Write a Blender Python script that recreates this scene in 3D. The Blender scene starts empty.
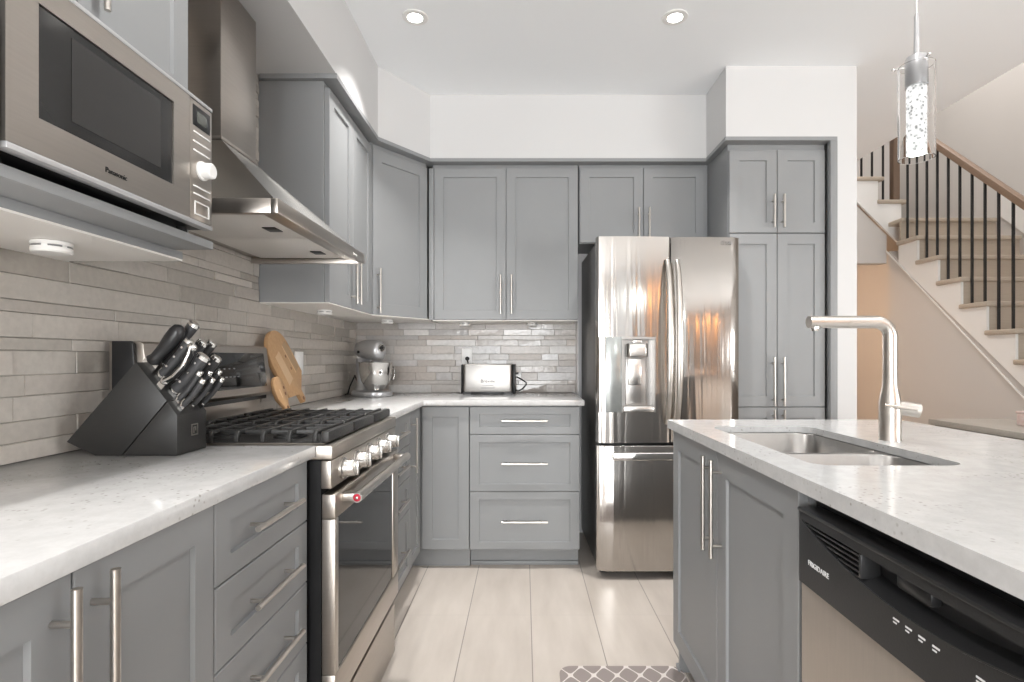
import bpy, bmesh, math, random
from mathutils import Vector, Matrix
random.seed(7)
R = math.radians
SC = bpy.context.scene
COL = SC.collection

# ------------------------------------------------------------------ camera, world, exposure
cam_d = bpy.data.cameras.new('camera')
cam = bpy.data.objects.new('camera', cam_d); COL.objects.link(cam)
cam.location = (0, 0, 1.14); cam.rotation_euler = (R(90), 0, 0)
cam_d.sensor_width = 36; cam_d.lens = 540 / 1024 * 36
cam_d.shift_x = -12 / 1024; cam_d.shift_y = 17 / 1024
cam_d.clip_start = .02
SC.camera = cam
SC.view_settings.view_transform = 'Standard'; SC.view_settings.look = 'None'
SC.view_settings.gamma = 1; SC.view_settings.use_curve_mapping = False
SC.view_settings.exposure = 0.68
try:
    SC.cycles.use_denoising = True
    SC.cycles.max_bounces = 10; SC.cycles.diffuse_bounces = 6
    SC.cycles.caustics_reflective = False; SC.cycles.caustics_refractive = False
    SC.cycles.sample_clamp_indirect = 6
except Exception: pass
W = bpy.data.worlds.new('daylight'); SC.world = W; W.use_nodes = True
W.node_tree.nodes['Background'].inputs[0].default_value = (.93, .97, 1, 1)
W.node_tree.nodes['Background'].inputs[1].default_value = 1.05

def area(name, loc, rot, sx, sy, power, color=(1, 1, 1), shape='RECTANGLE', parent=None, spread=None):
    l = bpy.data.lights.new(name, 'AREA'); l.shape = shape; l.size = sx
    if shape == 'RECTANGLE': l.size_y = sy
    l.energy = power; l.color = color
    if spread: l.spread = R(spread)
    o = bpy.data.objects.new(name, l); COL.objects.link(o); o.location = loc; o.rotation_euler = rot
    if parent: o.parent = parent
    return o
# invented fill lights behind the camera and at the side, unseen stairwell light, hall lamp
area('rear_fill', (-.21, -4.22, 1.2), (R(108), 0, 0), 1.5, 2.1, 118, (.97, .99, 1))  # added fill, set in invented glass doors behind the camera
area('dining_fill', (4.22, -.7, 1.45), (R(104), 0, R(90)), 2.2, 1.5, 94, (.97, .99, 1))  # added fill in front of the closed right wall, brightens the left side
area('orange_streak_fill', (3.8, -5.0, 2.5), (0, 0, 0), .5, .6, 30, (1, .43, .15))  # added lamp in an invented corridor, for the orange streak on the fridge
area('stairwell_light', (3.5, 4.2, 4.5), (0, 0, 0), 1.0, 2.4, 24, (1, .97, .94))  # unseen area light at the top of the stairwell
area('hall_light', (2.7, 6.3, 2.6), (0, 0, 0), .4, .4, 34, (1, .70, .48))

# ------------------------------------------------------------------ materials
def mat(name, col, rough=.5, metal=0, noise=0, nscale=20, bump=0, bscale=60, spec=.5, emit=None, estr=0,
        trans=0, ior=1.45, aniso=0, stretch=None, coat=0, alpha=1, col2=None):
    m = bpy.data.materials.new(name); m.use_nodes = True
    nt = m.node_tree; b = nt.nodes['Principled BSDF']; L = nt.links
    b.inputs['Base Color'].default_value = (*col, 1); b.inputs['Roughness'].default_value = rough
    b.inputs['Metallic'].default_value = metal; b.inputs['Specular IOR Level'].default_value = spec
    b.inputs['IOR'].default_value = ior; b.inputs['Transmission Weight'].default_value = trans
    b.inputs['Coat Weight'].default_value = coat; b.inputs['Anisotropic'].default_value = aniso
    if emit:
        b.inputs['Emission Color'].default_value = (*emit, 1); b.inputs['Emission Strength'].default_value = estr
    tc = nt.nodes.new('ShaderNodeTexCoord'); mp = nt.nodes.new('ShaderNodeMapping')
    L.new(tc.outputs['Object'], mp.inputs[0])
    if stretch: mp.inputs['Scale'].default_value = stretch
    if noise or col2:
        n = nt.nodes.new('ShaderNodeTexNoise'); n.inputs['Scale'].default_value = nscale; n.inputs['Detail'].default_value = 4
        L.new(mp.outputs[0], n.inputs['Vector'])
        mx = nt.nodes.new('ShaderNodeMix'); mx.data_type = 'RGBA'
        c2 = col2 or tuple(max(0, c * (1 - noise)) for c in col)
        mx.inputs[6].default_value = (*col, 1); mx.inputs[7].default_value = (*c2, 1)
        L.new(n.outputs[0], mx.inputs[0]); L.new(mx.outputs[2], b.inputs['Base Color'])
    if bump:
        n2 = nt.nodes.new('ShaderNodeTexNoise'); n2.inputs['Scale'].default_value = bscale; n2.inputs['Detail'].default_value = 3
        L.new(mp.outputs[0], n2.inputs['Vector'])
        bp = nt.nodes.new('ShaderNodeBump'); bp.inputs['Strength'].default_value = bump; bp.inputs['Distance'].default_value = .01
        L.new(n2.outputs[0], bp.inputs['Height']); L.new(bp.outputs[0], b.inputs['Normal'])
    return m

M = {}
M['grey'] = mat('grey_cabinet_paint', (.292, .298, .302), .42, noise=.04, nscale=6, spec=.4)
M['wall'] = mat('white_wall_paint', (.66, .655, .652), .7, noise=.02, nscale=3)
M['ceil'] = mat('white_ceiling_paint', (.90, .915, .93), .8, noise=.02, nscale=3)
M['beige'] = mat('beige_wall_paint', (.61, .585, .562), .75, noise=.03, nscale=3)
M['rear_wall'] = mat('dark_unseen_wall', (.42, .375, .335), .75, noise=.03, nscale=3)  # unseen wall, darkened to dim its reflection in the fridge door
M['white'] = mat('white_satin', (.82, .81, .79), .35, noise=.02)
M['plate'] = mat('bright_white_plastic', (.93, .93, .92), .3, noise=.01)
M['cream'] = mat('white_melamine', (.86, .83, .79), .45, noise=.02)
M['steel'] = mat('brushed_steel', (.56, .545, .52), .27, 1, noise=.12, nscale=3, stretch=(60, 60, 2), aniso=.4)
M['steel_h'] = mat('brushed_steel_horizontal', (.53, .485, .44), .30, 1, noise=.16, nscale=3, stretch=(3, 3, 70), aniso=.4)
M['sink_steel'] = mat('satin_sink_steel', (.40, .385, .37), .30, 1, noise=.12, nscale=50)
M['toaster_steel'] = mat('toaster_steel', (.36, .345, .33), .36, 1, noise=.05, nscale=60)
M['newel'] = mat('dark_oak_newel', (.20, .135, .095), .4, noise=.25, nscale=8, stretch=(20, 20, 2))
M['dish_steel'] = mat('satin_dishwasher_steel', (.66, .59, .52), .48, .85, noise=.1, nscale=4, stretch=(60, 60, 3))
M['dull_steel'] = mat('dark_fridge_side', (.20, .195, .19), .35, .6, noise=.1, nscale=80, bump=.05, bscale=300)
M['chrome'] = mat('polished_steel', (.80, .79, .77), .10, 1, noise=.03)
M['nickel'] = mat('brushed_nickel', (.62, .585, .545), .28, 1, noise=.08, nscale=60)
M['black'] = mat('black_plastic', (.012, .012, .013), .35, noise=.1)
M['iron'] = mat('cast_iron', (.045, .044, .043), .38, .2, noise=.3, nscale=90, bump=.15, bscale=200)
M['glass_black'] = mat('black_oven_glass', (.010, .010, .010), .05, noise=.05, spec=.4)
M['panel_black'] = mat('dishwasher_black', (.025, .025, .026), .3, noise=.1, bump=.03, bscale=300)
M['block'] = mat('black_stained_wood', (.028, .027, .026), .42, noise=.3, nscale=30, stretch=(1, 1, 12), bump=.04, bscale=120)
M['edge'] = mat('worn_wood_edge', (.09, .085, .08), .45, noise=.2)
M['handle_black'] = mat('black_knife_grip', (.018, .018, .019), .32, noise=.15)
M['grip_grey'] = mat('dark_grey_knife_grip', (.05, .05, .052), .4, noise=.2, nscale=40)
M['wood'] = mat('warm_maple', (.60, .38, .20), .45, col2=(.44, .25, .12), nscale=6, stretch=(1, 12, 12))
M['wood_tan'] = mat('tan_strip', (.46, .31, .18), .45, noise=.15, nscale=20)
M['wood_light'] = mat('pale_maple_strip', (.72, .50, .30), .45, noise=.12, nscale=20)
M['wood_dark'] = mat('walnut_knot', (.22, .10, .045), .5, noise=.2)
M['stair_wood'] = mat('taupe_oak', (.50, .43, .35), .5, col2=(.41, .345, .28), nscale=5, stretch=(2, 20, 20))
M['rail_wood'] = mat('brown_oak_rail', (.30, .20, .135), .4, col2=(.22, .145, .10), nscale=6, stretch=(20, 2, 20))
M['taupe'] = mat('taupe_wood', (.30, .25, .21), .5, noise=.15)
M['granite'] = mat('beige_granite', (.50, .46, .41), .3, col2=(.36, .33, .29), nscale=90)
M['dark_line'] = mat('dark_line_mark', (.01, .01, .01), .6, noise=.1)
M['mark_grey'] = mat('grey_printed_mark', (.25, .25, .25), .5, noise=.1)
M['mark_white'] = mat('white_printed_mark', (.85, .85, .85), .5, noise=.05)
M['red'] = mat('red_enamel', (.55, .03, .06), .25, noise=.1)
M['lens'] = mat('lit_lens', (1, 1, 1), .4, emit=(1, .97, .93), estr=9, noise=.02)
M['pendant_core'] = mat('lit_bubble_glass', (.9, .95, .92), .25, emit=(.93, 1, .96), estr=.75, col2=(.35, .4, .38), nscale=60)
def bubble():
    m = mat('lit_bubble_glass', (.5, .52, .51), .2); nt = m.node_tree; b = nt.nodes['Principled BSDF']; L = nt.links
    tc = nt.nodes.new('ShaderNodeTexCoord'); v = nt.nodes.new('ShaderNodeTexVoronoi'); v.inputs['Scale'].default_value = 130
    n = nt.nodes.new('ShaderNodeTexNoise'); n.inputs['Scale'].default_value = 45
    L.new(tc.outputs['Object'], v.inputs['Vector']); L.new(tc.outputs['Object'], n.inputs['Vector'])
    mu = nt.nodes.new('ShaderNodeMath'); mu.operation = 'MULTIPLY'; L.new(v.outputs['Distance'], mu.inputs[0]); L.new(n.outputs[0], mu.inputs[1])
    mr = nt.nodes.new('ShaderNodeMapRange'); mr.inputs[1].default_value = .08; mr.inputs[2].default_value = .28; mr.inputs[3].default_value = .16; mr.inputs[4].default_value = .72
    L.new(mu.outputs[0], mr.inputs[0]); L.new(mr.outputs[0], b.inputs['Emission Strength']); b.inputs['Emission Color'].default_value = (1, 1, .985, 1)
    return m
M['pendant_core'] = bubble()
M['glass'] = mat('clear_glass', (1, 1, 1), .0, trans=1, ior=1.12, noise=.01)
M['lcd'] = mat('grey_display', (.10, .105, .095), .15, noise=.1)
M['micro_glass'] = mat('dark_microwave_glass', (.02, .0195, .019), .12, noise=.1)
M['micro_screen'] = mat('dark_window_mesh', (.032, .031, .03), .2, noise=.1)
M['panel_light'] = mat('pale_dispenser_panel', (.40, .42, .41), .22, .5, noise=.3, nscale=25)
M['silver_paint'] = mat('silver_mixer_enamel', (.58, .58, .59), .28, .6, noise=.05)
M['rubber'] = mat('black_rubber', (.015, .015, .015), .6, noise=.1)
M['pink_pattern'] = mat('pink_pattern', (.65, .40, .36), .7, col2=(.85, .80, .76), nscale=70)

def quartz():
    m = mat('white_quartz', (.80, .785, .765), .13, noise=0)
    nt = m.node_tree; b = nt.nodes['Principled BSDF']; L = nt.links
    tc = nt.nodes.new('ShaderNodeTexCoord')
    n = nt.nodes.new('ShaderNodeTexNoise'); n.inputs['Scale'].default_value = 26; n.inputs['Detail'].default_value = 8; n.inputs['Roughness'].default_value = .7
    n2 = nt.nodes.new('ShaderNodeTexNoise'); n2.inputs['Scale'].default_value = 7; n2.inputs['Detail'].default_value = 3
    v = nt.nodes.new('ShaderNodeTexVoronoi'); v.inputs['Scale'].default_value = 75
    for q in (n, n2, v): L.new(tc.outputs['Object'], q.inputs['Vector'])
    r1 = nt.nodes.new('ShaderNodeValToRGB'); r1.color_ramp.elements[0].position = .40; r1.color_ramp.elements[1].position = .62
    r1.color_ramp.elements[0].color = (.57, .565, .56, 1); r1.color_ramp.elements[1].color = (.63, .625, .62, 1)
    L.new(n.outputs[0], r1.inputs[0])
    r2 = nt.nodes.new('ShaderNodeValToRGB'); r2.color_ramp.elements[0].position = .12; r2.color_ramp.elements[1].position = .26
    r2.color_ramp.elements[0].color = (1, 1, 1, 1); r2.color_ramp.elements[1].color = (0, 0, 0, 1)
    L.new(v.outputs['Distance'], r2.inputs[0])
    mm = nt.nodes.new('ShaderNodeMath'); mm.operation = 'MULTIPLY'; L.new(r2.outputs[0], mm.inputs[0])
    r3 = nt.nodes.new('ShaderNodeValToRGB'); r3.color_ramp.elements[0].position = .46; r3.color_ramp.elements[1].position = .60
    L.new(n2.outputs[0], r3.inputs[0]); L.new(r3.outputs[0], mm.inputs[1])
    mx = nt.nodes.new('ShaderNodeMix'); mx.data_type = 'RGBA'
    L.new(mm.outputs[0], mx.inputs[0]); L.new(r1.outputs[0], mx.inputs[6]); mx.inputs[7].default_value = (.36, .345, .32, 1)
    L.new(mx.outputs[2], b.inputs['Base Color'])
    return m
M['quartz'] = quartz()

def stone():
    m = mat('split_stone_tile', (.4, .36, .32), .42)
    nt = m.node_tree; b = nt.nodes['Principled BSDF']; L = nt.links
    a = nt.nodes.new('ShaderNodeVertexColor'); a.layer_name = 'tint'
    tc = nt.nodes.new('ShaderNodeTexCoord')
    n = nt.nodes.new('ShaderNodeTexNoise'); n.inputs['Scale'].default_value = 60; n.inputs['Detail'].default_value = 6
    L.new(tc.outputs['Object'], n.inputs['Vector'])
    r = nt.nodes.new('ShaderNodeMapRange'); r.inputs[3].default_value = .82; r.inputs[4].default_value = 1.15
    L.new(n.outputs[0], r.inputs[0])
    mx = nt.nodes.new('ShaderNodeMix'); mx.data_type = 'RGBA'; mx.blend_type = 'MULTIPLY'; mx.inputs[0].default_value = 1
    L.new(a.outputs['Color'], mx.inputs[6]); L.new(r.outputs[0], mx.inputs[7]); L.new(mx.outputs[2], b.inputs['Base Color'])
    n2 = nt.nodes.new('ShaderNodeTexNoise'); n2.inputs['Scale'].default_value = 35; n2.inputs['Detail'].default_value = 5
    L.new(tc.outputs['Object'], n2.inputs['Vector'])
    bp = nt.nodes.new('ShaderNodeBump'); bp.inputs['Strength'].default_value = .18; bp.inputs['Distance'].default_value = .01
    L.new(n2.outputs[0], bp.inputs['Height']); L.new(bp.outputs[0], b.inputs['Normal'])
    L.new(a.outputs['Alpha'], b.inputs['Roughness'])
    return m
M['stone'] = stone()

def floor_mat():
    m = mat('beige_porcelain_tile', (.66, .6, .55), .28)
    nt = m.node_tree; b = nt.nodes['Principled BSDF']; L = nt.links
    tc = nt.nodes.new('ShaderNodeTexCoord'); sp = nt.nodes.new('ShaderNodeSeparateXYZ'); L.new(tc.outputs['Object'], sp.inputs[0])
    def cell(out, size, off, gw):
        s = nt.nodes.new('ShaderNodeMath'); s.operation = 'SUBTRACT'; L.new(out, s.inputs[0]); s.inputs[1].default_value = off - 100 * size
        d = nt.nodes.new('ShaderNodeMath'); d.operation = 'DIVIDE'; L.new(s.outputs[0], d.inputs[0]); d.inputs[1].default_value = size
        f = nt.nodes.new('ShaderNodeMath'); f.operation = 'FRACT'; L.new(d.outputs[0], f.inputs[0])
        fl = nt.nodes.new('ShaderNodeMath'); fl.operation = 'FLOOR'; L.new(d.outputs[0], fl.inputs[0])
        a = nt.nodes.new('ShaderNodeMath'); a.operation = 'SUBTRACT'; L.new(f.outputs[0], a.inputs[0]); a.inputs[1].default_value = .5
        ab = nt.nodes.new('ShaderNodeMath'); ab.operation = 'ABSOLUTE'; L.new(a.outputs[0], ab.inputs[0])
        g = nt.nodes.new('ShaderNodeMath'); g.operation = 'GREATER_THAN'; L.new(ab.outputs[0], g.inputs[0]); g.inputs[1].default_value = .5 - gw / size / 2
        return g, fl
    gx, fx = cell(sp.outputs[0], .278, .031, .0042)
    gy, fy = cell(sp.outputs[1], .55, 2.945, .003)
    n = nt.nodes.new('ShaderNodeTexNoise'); n.inputs['Scale'].default_value = 2.2; n.inputs['Detail'].default_value = 5
    mp = nt.nodes.new('ShaderNodeMapping'); mp.inputs['Scale'].default_value = (6, 1.2, 1); L.new(tc.outputs['Object'], mp.inputs[0]); L.new(mp.outputs[0], n.inputs['Vector'])
    cb = nt.nodes.new('ShaderNodeCombineXYZ'); L.new(fx.outputs[0], cb.inputs[0]); L.new(fy.outputs[0], cb.inputs[1])
    wn = nt.nodes.new('ShaderNodeTexWhiteNoise'); L.new(cb.outputs[0], wn.inputs[0])
    ad = nt.nodes.new('ShaderNodeMath'); ad.operation = 'MULTIPLY_ADD'; L.new(wn.outputs[0], ad.inputs[0]); ad.inputs[1].default_value = .25; L.new(n.outputs[0], ad.inputs[2])
    rp = nt.nodes.new('ShaderNodeValToRGB'); rp.color_ramp.elements[0].position = .35; rp.color_ramp.elements[1].position = .9
    rp.color_ramp.elements[0].color = (.49, .435, .385, 1); rp.color_ramp.elements[1].color = (.61, .55, .495, 1)
    L.new(ad.outputs[0], rp.inputs[0])
    m1 = nt.nodes.new('ShaderNodeMix'); m1.data_type = 'RGBA'; L.new(gy.outputs[0], m1.inputs[0]); L.new(rp.outputs[0], m1.inputs[6]); m1.inputs[7].default_value = (.50, .45, .41, 1)
    m2 = nt.nodes.new('ShaderNodeMix'); m2.data_type = 'RGBA'; L.new(gx.outputs[0], m2.inputs[0]); L.new(m1.outputs[2], m2.inputs[6]); m2.inputs[7].default_value = (.27, .24, .21, 1)
    L.new(m2.outputs[2], b.inputs['Base Color'])
    return m
M['floor'] = floor_mat()

def rug_mat():
    # quatrefoil trellis: two families of wavy lines
    m = mat('trellis_mat', (.3, .25, .24), .9)
    nt = m.node_tree; b = nt.nodes['Principled BSDF']; L = nt.links
    tc = nt.nodes.new('ShaderNodeTexCoord'); sp = nt.nodes.new('ShaderNodeSeparateXYZ'); L.new(tc.outputs['Object'], sp.inputs[0])
    def mth(op, a, c):
        q = nt.nodes.new('ShaderNodeMath'); q.operation = op
        for i, v in enumerate((a, c)):
            if v is None: continue
            if isinstance(v, (int, float)): q.inputs[i].default_value = v
            else: L.new(v, q.inputs[i])
        return q.outputs[0]
    u = mth('MULTIPLY', sp.outputs[0], 2 * math.pi / .083); v = mth('MULTIPLY', sp.outputs[1], 2 * math.pi / .11)
    s1 = mth('ADD', mth('COSINE', u, None), mth('COSINE', v, None))
    s = mth('ABSOLUTE', s1, None)
    g = mth('LESS_THAN', s, .20)
    mx = nt.nodes.new('ShaderNodeMix'); mx.data_type = 'RGBA'; L.new(g, mx.inputs[0])
    mx.inputs[6].default_value = (.30, .258, .243, 1); mx.inputs[7].default_value = (.70, .65, .62, 1)
    L.new(mx.outputs[2], b.inputs['Base Color'])
    return m
M['rug'] = rug_mat()

def fridge_mat(name, base, rough):
    # stainless sheet with the slight vertical ripples that a rolled door skin has
    m = mat(name, base, rough, 1, aniso=.35)
    nt = m.node_tree; b = nt.nodes['Principled BSDF']; L = nt.links
    tc = nt.nodes.new('ShaderNodeTexCoord'); mp = nt.nodes.new('ShaderNodeMapping'); L.new(tc.outputs['Object'], mp.inputs[0])
    mp.inputs['Scale'].default_value = (14, 14, .4)
    n = nt.nodes.new('ShaderNodeTexNoise'); n.inputs['Scale'].default_value = 1.3; n.inputs['Detail'].default_value = 2.5; n.inputs['Distortion'].default_value = .6
    L.new(mp.outputs[0], n.inputs['Vector'])
    bp = nt.nodes.new('ShaderNodeBump'); bp.inputs['Strength'].default_value = .3; bp.inputs['Distance'].default_value = .012
    L.new(n.outputs[0], bp.inputs['Height']); L.new(bp.outputs[0], b.inputs['Normal'])
    return m
M['fridge'] = fridge_mat('fridge_steel', (.47, .445, .42), .15)

# ------------------------------------------------------------------ mesh building helpers
class MB:
    def __init__(s): s.bm = bmesh.new()
    def box(s, x0, x1, y0, y1, z0, z1, bev=0, seg=2):
        b = bmesh.new()
        vs = [b.verts.new((x, y, z)) for x in (x0, x1) for y in (y0, y1) for z in (z0, z1)]
        for f in ((0, 1, 3, 2), (4, 6, 7, 5), (0, 4, 5, 1), (2, 3, 7, 6), (0, 2, 6, 4), (1, 5, 7, 3)):
            b.faces.new([vs[i] for i in f])
        bmesh.ops.recalc_face_normals(b, faces=b.faces)
        if bev: bmesh.ops.bevel(b, geom=b.edges[:], offset=bev, segments=seg, affect='EDGES', profile=.5)
        return s.add(b)
    def add(s, b, mtx=None):
        if mtx is not None: bmesh.ops.transform(b, matrix=mtx, verts=b.verts)
        me = bpy.data.meshes.new('tmp'); b.to_mesh(me); b.free(); s.bm.from_mesh(me); bpy.data.meshes.remove(me); return s
    def prism(s, poly, a0, a1, f, bev=0, seg=2, bev_caps_only=False):
        """poly of (u,v); extruded from w=a0 to a1; f(u,v,w)->xyz"""
        b = bmesh.new(); n = len(poly)
        A = [b.verts.new(f(u, v, a0)) for u, v in poly]; B = [b.verts.new(f(u, v, a1)) for u, v in poly]
        b.faces.new(A); b.faces.new(B[::-1])
        for i in range(n): b.faces.new((A[i], B[i], B[(i + 1) % n], A[(i + 1) % n]))
        bmesh.ops.recalc_face_normals(b, faces=b.faces)
        if bev:
            es = [e for e in b.edges if not bev_caps_only or (e.verts[0] in A) == (e.verts[1] in A)]
            bmesh.ops.bevel(b, geom=es, offset=bev, segments=seg, affect='EDGES', profile=.5)
        return s.add(b)
    def tube(s, pts, r, n=12, closed=False, cap=True):
        pts = [Vector(p) for p in pts]; k = len(pts); rr = r if isinstance(r, (list, tuple)) else [r] * k
        b = bmesh.new(); rings = []
        t0 = (pts[1] - pts[0]).normalized(); up = Vector((0, 0, 1)) if abs(t0.z) < .9 else Vector((1, 0, 0))
        nrm = (up - t0 * up.dot(t0)).normalized()
        for i in range(k):
            if closed: t = (pts[(i + 1) % k] - pts[i - 1]).normalized()
            elif i == 0: t = t0
            elif i == k - 1: t = (pts[-1] - pts[-2]).normalized()
            else: t = ((pts[i + 1] - pts[i]).normalized() + (pts[i] - pts[i - 1]).normalized()).normalized()
            nrm = (nrm - t * nrm.dot(t)).normalized(); bi = t.cross(nrm)
            rings.append([b.verts.new(pts[i] + (nrm * math.cos(2 * math.pi * j / n) + bi * math.sin(2 * math.pi * j / n)) * rr[i]) for j in range(n)])
        for i in range(k if closed else k - 1):
            p, q = rings[i], rings[(i + 1) % k]
            for j in range(n): b.faces.new((p[j], p[(j + 1) % n], q[(j + 1) % n], q[j]))
        if cap and not closed: b.faces.new(rings[0][::-1]); b.faces.new(rings[-1])
        bmesh.ops.recalc_face_normals(b, faces=b.faces)
        return s.add(b)
    def cyl(s, p0, p1, r0, r1=None, n=20): return s.tube([p0, p1], [r0, r0 if r1 is None else r1], n)
    def lathe(s, prof, origin=(0, 0, 0), axis=(0, 0, 1), n=32):
        b = bmesh.new(); rings = []
        for r, h in prof:
            if r < 1e-6: rings.append([b.verts.new((0, 0, h))])
            else: rings.append([b.verts.new((r * math.cos(2 * math.pi * j / n), r * math.sin(2 * math.pi * j / n), h)) for j in range(n)])
        for p, q in zip(rings, rings[1:]):
            for j in range(n):
                k = (j + 1) % n
                if len(p) == 1 and len(q) == 1: continue
                if len(p) == 1: b.faces.new((p[0], q[j], q[k]))
                elif len(q) == 1: b.faces.new((p[j], p[k], q[0]))
                else: b.faces.new((p[j], p[k], q[k], q[j]))
        bmesh.ops.recalc_face_normals(b, faces=b.faces)
        q = Vector((0, 0, 1)).rotation_difference(Vector(axis).normalized())
        return s.add(b, Matrix.Translation(origin) @ q.to_matrix().to_4x4())
    def loft(s, loops, cap0=True, cap1=True):
        b = bmesh.new(); n = len(loops[0])
        rs = [[b.verts.new(p) for p in l] for l in loops]
        for p, q in zip(rs, rs[1:]):
            for j in range(n): b.faces.new((p[j], p[(j + 1) % n], q[(j + 1) % n], q[j]))
        if cap0: b.faces.new(rs[0][::-1])
        if cap1: b.faces.new(rs[-1])
        bmesh.ops.recalc_face_normals(b, faces=b.faces)
        return s.add(b)
    def sphere(s, c, rx, ry=None, rz=None, u=20, v=12):
        b = bmesh.new(); bmesh.ops.create_uvsphere(b, u_segments=u, v_segments=v, radius=1)
        return s.add(b, Matrix.Translation(c) @ Matrix.Diagonal((rx, ry or rx, rz or rx, 1)))
    def xform(s, m): bmesh.ops.transform(s.bm, matrix=m, verts=s.bm.verts); return s
    def build(s, name, m, parent=None, angle=35, smooth=True, subsurf=0):
        me = bpy.data.meshes.new(name); s.bm.to_mesh(me); s.bm.free()
        me.materials.append(M[m] if isinstance(m, str) else m)
        if smooth:
            me.polygons.foreach_set('use_smooth', [True] * len(me.polygons)); me.set_sharp_from_angle(angle=R(angle))
        o = bpy.data.objects.new(name, me); COL.objects.link(o)
        if parent: o.parent = parent
        if subsurf:
            md = o.modifiers.new('subsurf', 'SUBSURF'); md.levels = subsurf; md.render_levels = subsurf
        return o

def tag(o, label=None, cat=None, group=None, kind=None):
    if label: o['label'] = label
    if cat: o['category'] = cat
    if group: o['group'] = group
    if kind: o['kind'] = kind
    return o
def thing(name, label, cat, loc=(0, 0, 0), rz=0, group=None):
    o = bpy.data.objects.new(name, None); o.empty_display_size = .05; COL.objects.link(o)
    o.location = loc; o.rotation_euler = (0, 0, rz)
    return tag(o, label, cat, group)
def struct(name, mb, m, parent=None, **k):
    o = mb.build(name, m, parent, **k); o['kind'] = 'structure'; return o
def rrect(x0, x1, y0, y1, r, n=8):
    out = []
    for cx, cy, a in ((x1 - r, y1 - r, 0), (x0 + r, y1 - r, 90), (x0 + r, y0 + r, 180), (x1 - r, y0 + r, 270)):
        for i in range(n + 1):
            t = R(a + 90 * i / n); out.append((cx + r * math.cos(t), cy + r * math.sin(t)))
    return out
def arc(c, r, a0, a1, n, plane='xz', fixed=0):
    out = []
    for i in range(n + 1):
        t = R(a0 + (a1 - a0) * i / n); u, v = c[0] + r * math.cos(t), c[1] + r * math.sin(t)
        out.append((u, fixed, v) if plane == 'xz' else (u, v, fixed))
    return out
def text(name, body, size, m, parent, mtx, ext=.0006):
    """lettering as a mesh: drawn in the local xy plane of mtx, reading along its x"""
    cu = bpy.data.curves.new('lettering', 'FONT'); cu.body = body; cu.size = size; cu.extrude = ext
    cu.align_x = 'CENTER'; cu.align_y = 'CENTER'
    t = bpy.data.objects.new('lettering', cu); COL.objects.link(t)
    bpy.context.view_layer.update()
    me = bpy.data.meshes.new_from_object(t.evaluated_get(bpy.context.evaluated_depsgraph_get()))
    bpy.data.objects.remove(t); bpy.data.curves.remove(cu)
    me.transform(mtx); me.materials.clear(); me.materials.append(M[m]); me.name = name
    o = bpy.data.objects.new(name, me); COL.objects.link(o); o.parent = parent
    return o
FRONT = Matrix(((1, 0, 0, 0), (0, 0, -1, 0), (0, 1, 0, 0), (0, 0, 0, 1)))   # letters facing local -y, upright
def at_front(x, y, z, sx=1): return Matrix.Translation((x, y, z)) @ FRONT @ Matrix.Diagonal((sx, 1, 1, 1))

# ------------------------------------------------------------------ cabinet pieces (local frame: x along front, y into the cabinet, front at y=0)
def shaker(name, parent, x0, x1, z0, z1, st=.055, m='grey', t=.02, d=.008, rail=None):
    rl = rail or st; g = .0015
    x0 += g; x1 -= g; z0 += g; z1 -= g
    b = bmesh.new(); e = .0018
    def ring(ix, iz, y): return [b.verts.new(p) for p in ((x0 + ix, y, z0 + iz), (x1 - ix, y, z0 + iz), (x1 - ix, y, z1 - iz), (x0 + ix, y, z1 - iz))]
    rs = [ring(0, 0, t), ring(0, 0, e), ring(e, e, 0), ring(st, rl, 0), ring(st + .0014, rl + .0014, d)]
    b.faces.new(rs[0]); b.faces.new(rs[-1][::-1])
    for p, q in zip(rs, rs[1:]):
        for j in range(4): b.faces.new((p[j], p[(j + 1) % 4], q[(j + 1) % 4], q[j]))
    bmesh.ops.recalc_face_normals(b, faces=b.faces)
    mb = MB(); mb.add(b)
    return mb.build(name, m, parent, smooth=False)
def bar(parent, x, z, length, vert=True, so=.03, r=.0058, ov=.033, m='nickel'):
    mb = MB(); h = length / 2; y = -so
    if vert:
        mb.cyl((x, y, z - h), (x, y, z + h), r); ps = [(x, z - h + ov), (x, z + h - ov)]
    else:
        mb.cyl((x - h, y, z), (x + h, y, z), r); ps = [(x - h + ov, z), (x + h - ov, z)]
    for px, pz in ps: mb.cyl((px, y, pz), (px, .0005, pz), .0042, n=12)
    return mb.build('handle', m, parent)
def carcass(root, w, depth, z0, z1, toe=0, m='grey'):
    MB().box(.0008, w - .0008, .0205, depth, z0, z1).build('body', m, root)
    if toe: MB().box(.001, w - .001, .055, depth - .02, 0, z0 - .0005).build('toe_kick', m, root)

LX = R(90); RX = R(-90)
ZT, ZB = .879, .106          # top and bottom of the base fronts

# ================================================================== ROOM SHELL
struct('floor', MB().box(-1.13, 4.3, -4.2, 7.2, -.1, 0), 'floor')
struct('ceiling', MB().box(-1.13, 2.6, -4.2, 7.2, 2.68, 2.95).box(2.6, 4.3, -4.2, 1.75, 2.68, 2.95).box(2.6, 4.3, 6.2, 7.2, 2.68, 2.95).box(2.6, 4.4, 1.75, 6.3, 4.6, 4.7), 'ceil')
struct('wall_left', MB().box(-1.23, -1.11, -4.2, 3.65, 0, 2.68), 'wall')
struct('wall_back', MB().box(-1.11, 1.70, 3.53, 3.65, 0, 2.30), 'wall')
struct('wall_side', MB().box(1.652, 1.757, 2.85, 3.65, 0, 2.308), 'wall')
sof = [(-1.11, -4.2), (-.772, -4.2), (-.772, 2.85), (-.548, 3.158), (1.066, 3.158), (1.066, 2.85), (1.757, 2.85), (1.757, 3.65), (-1.11, 3.65)]
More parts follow.
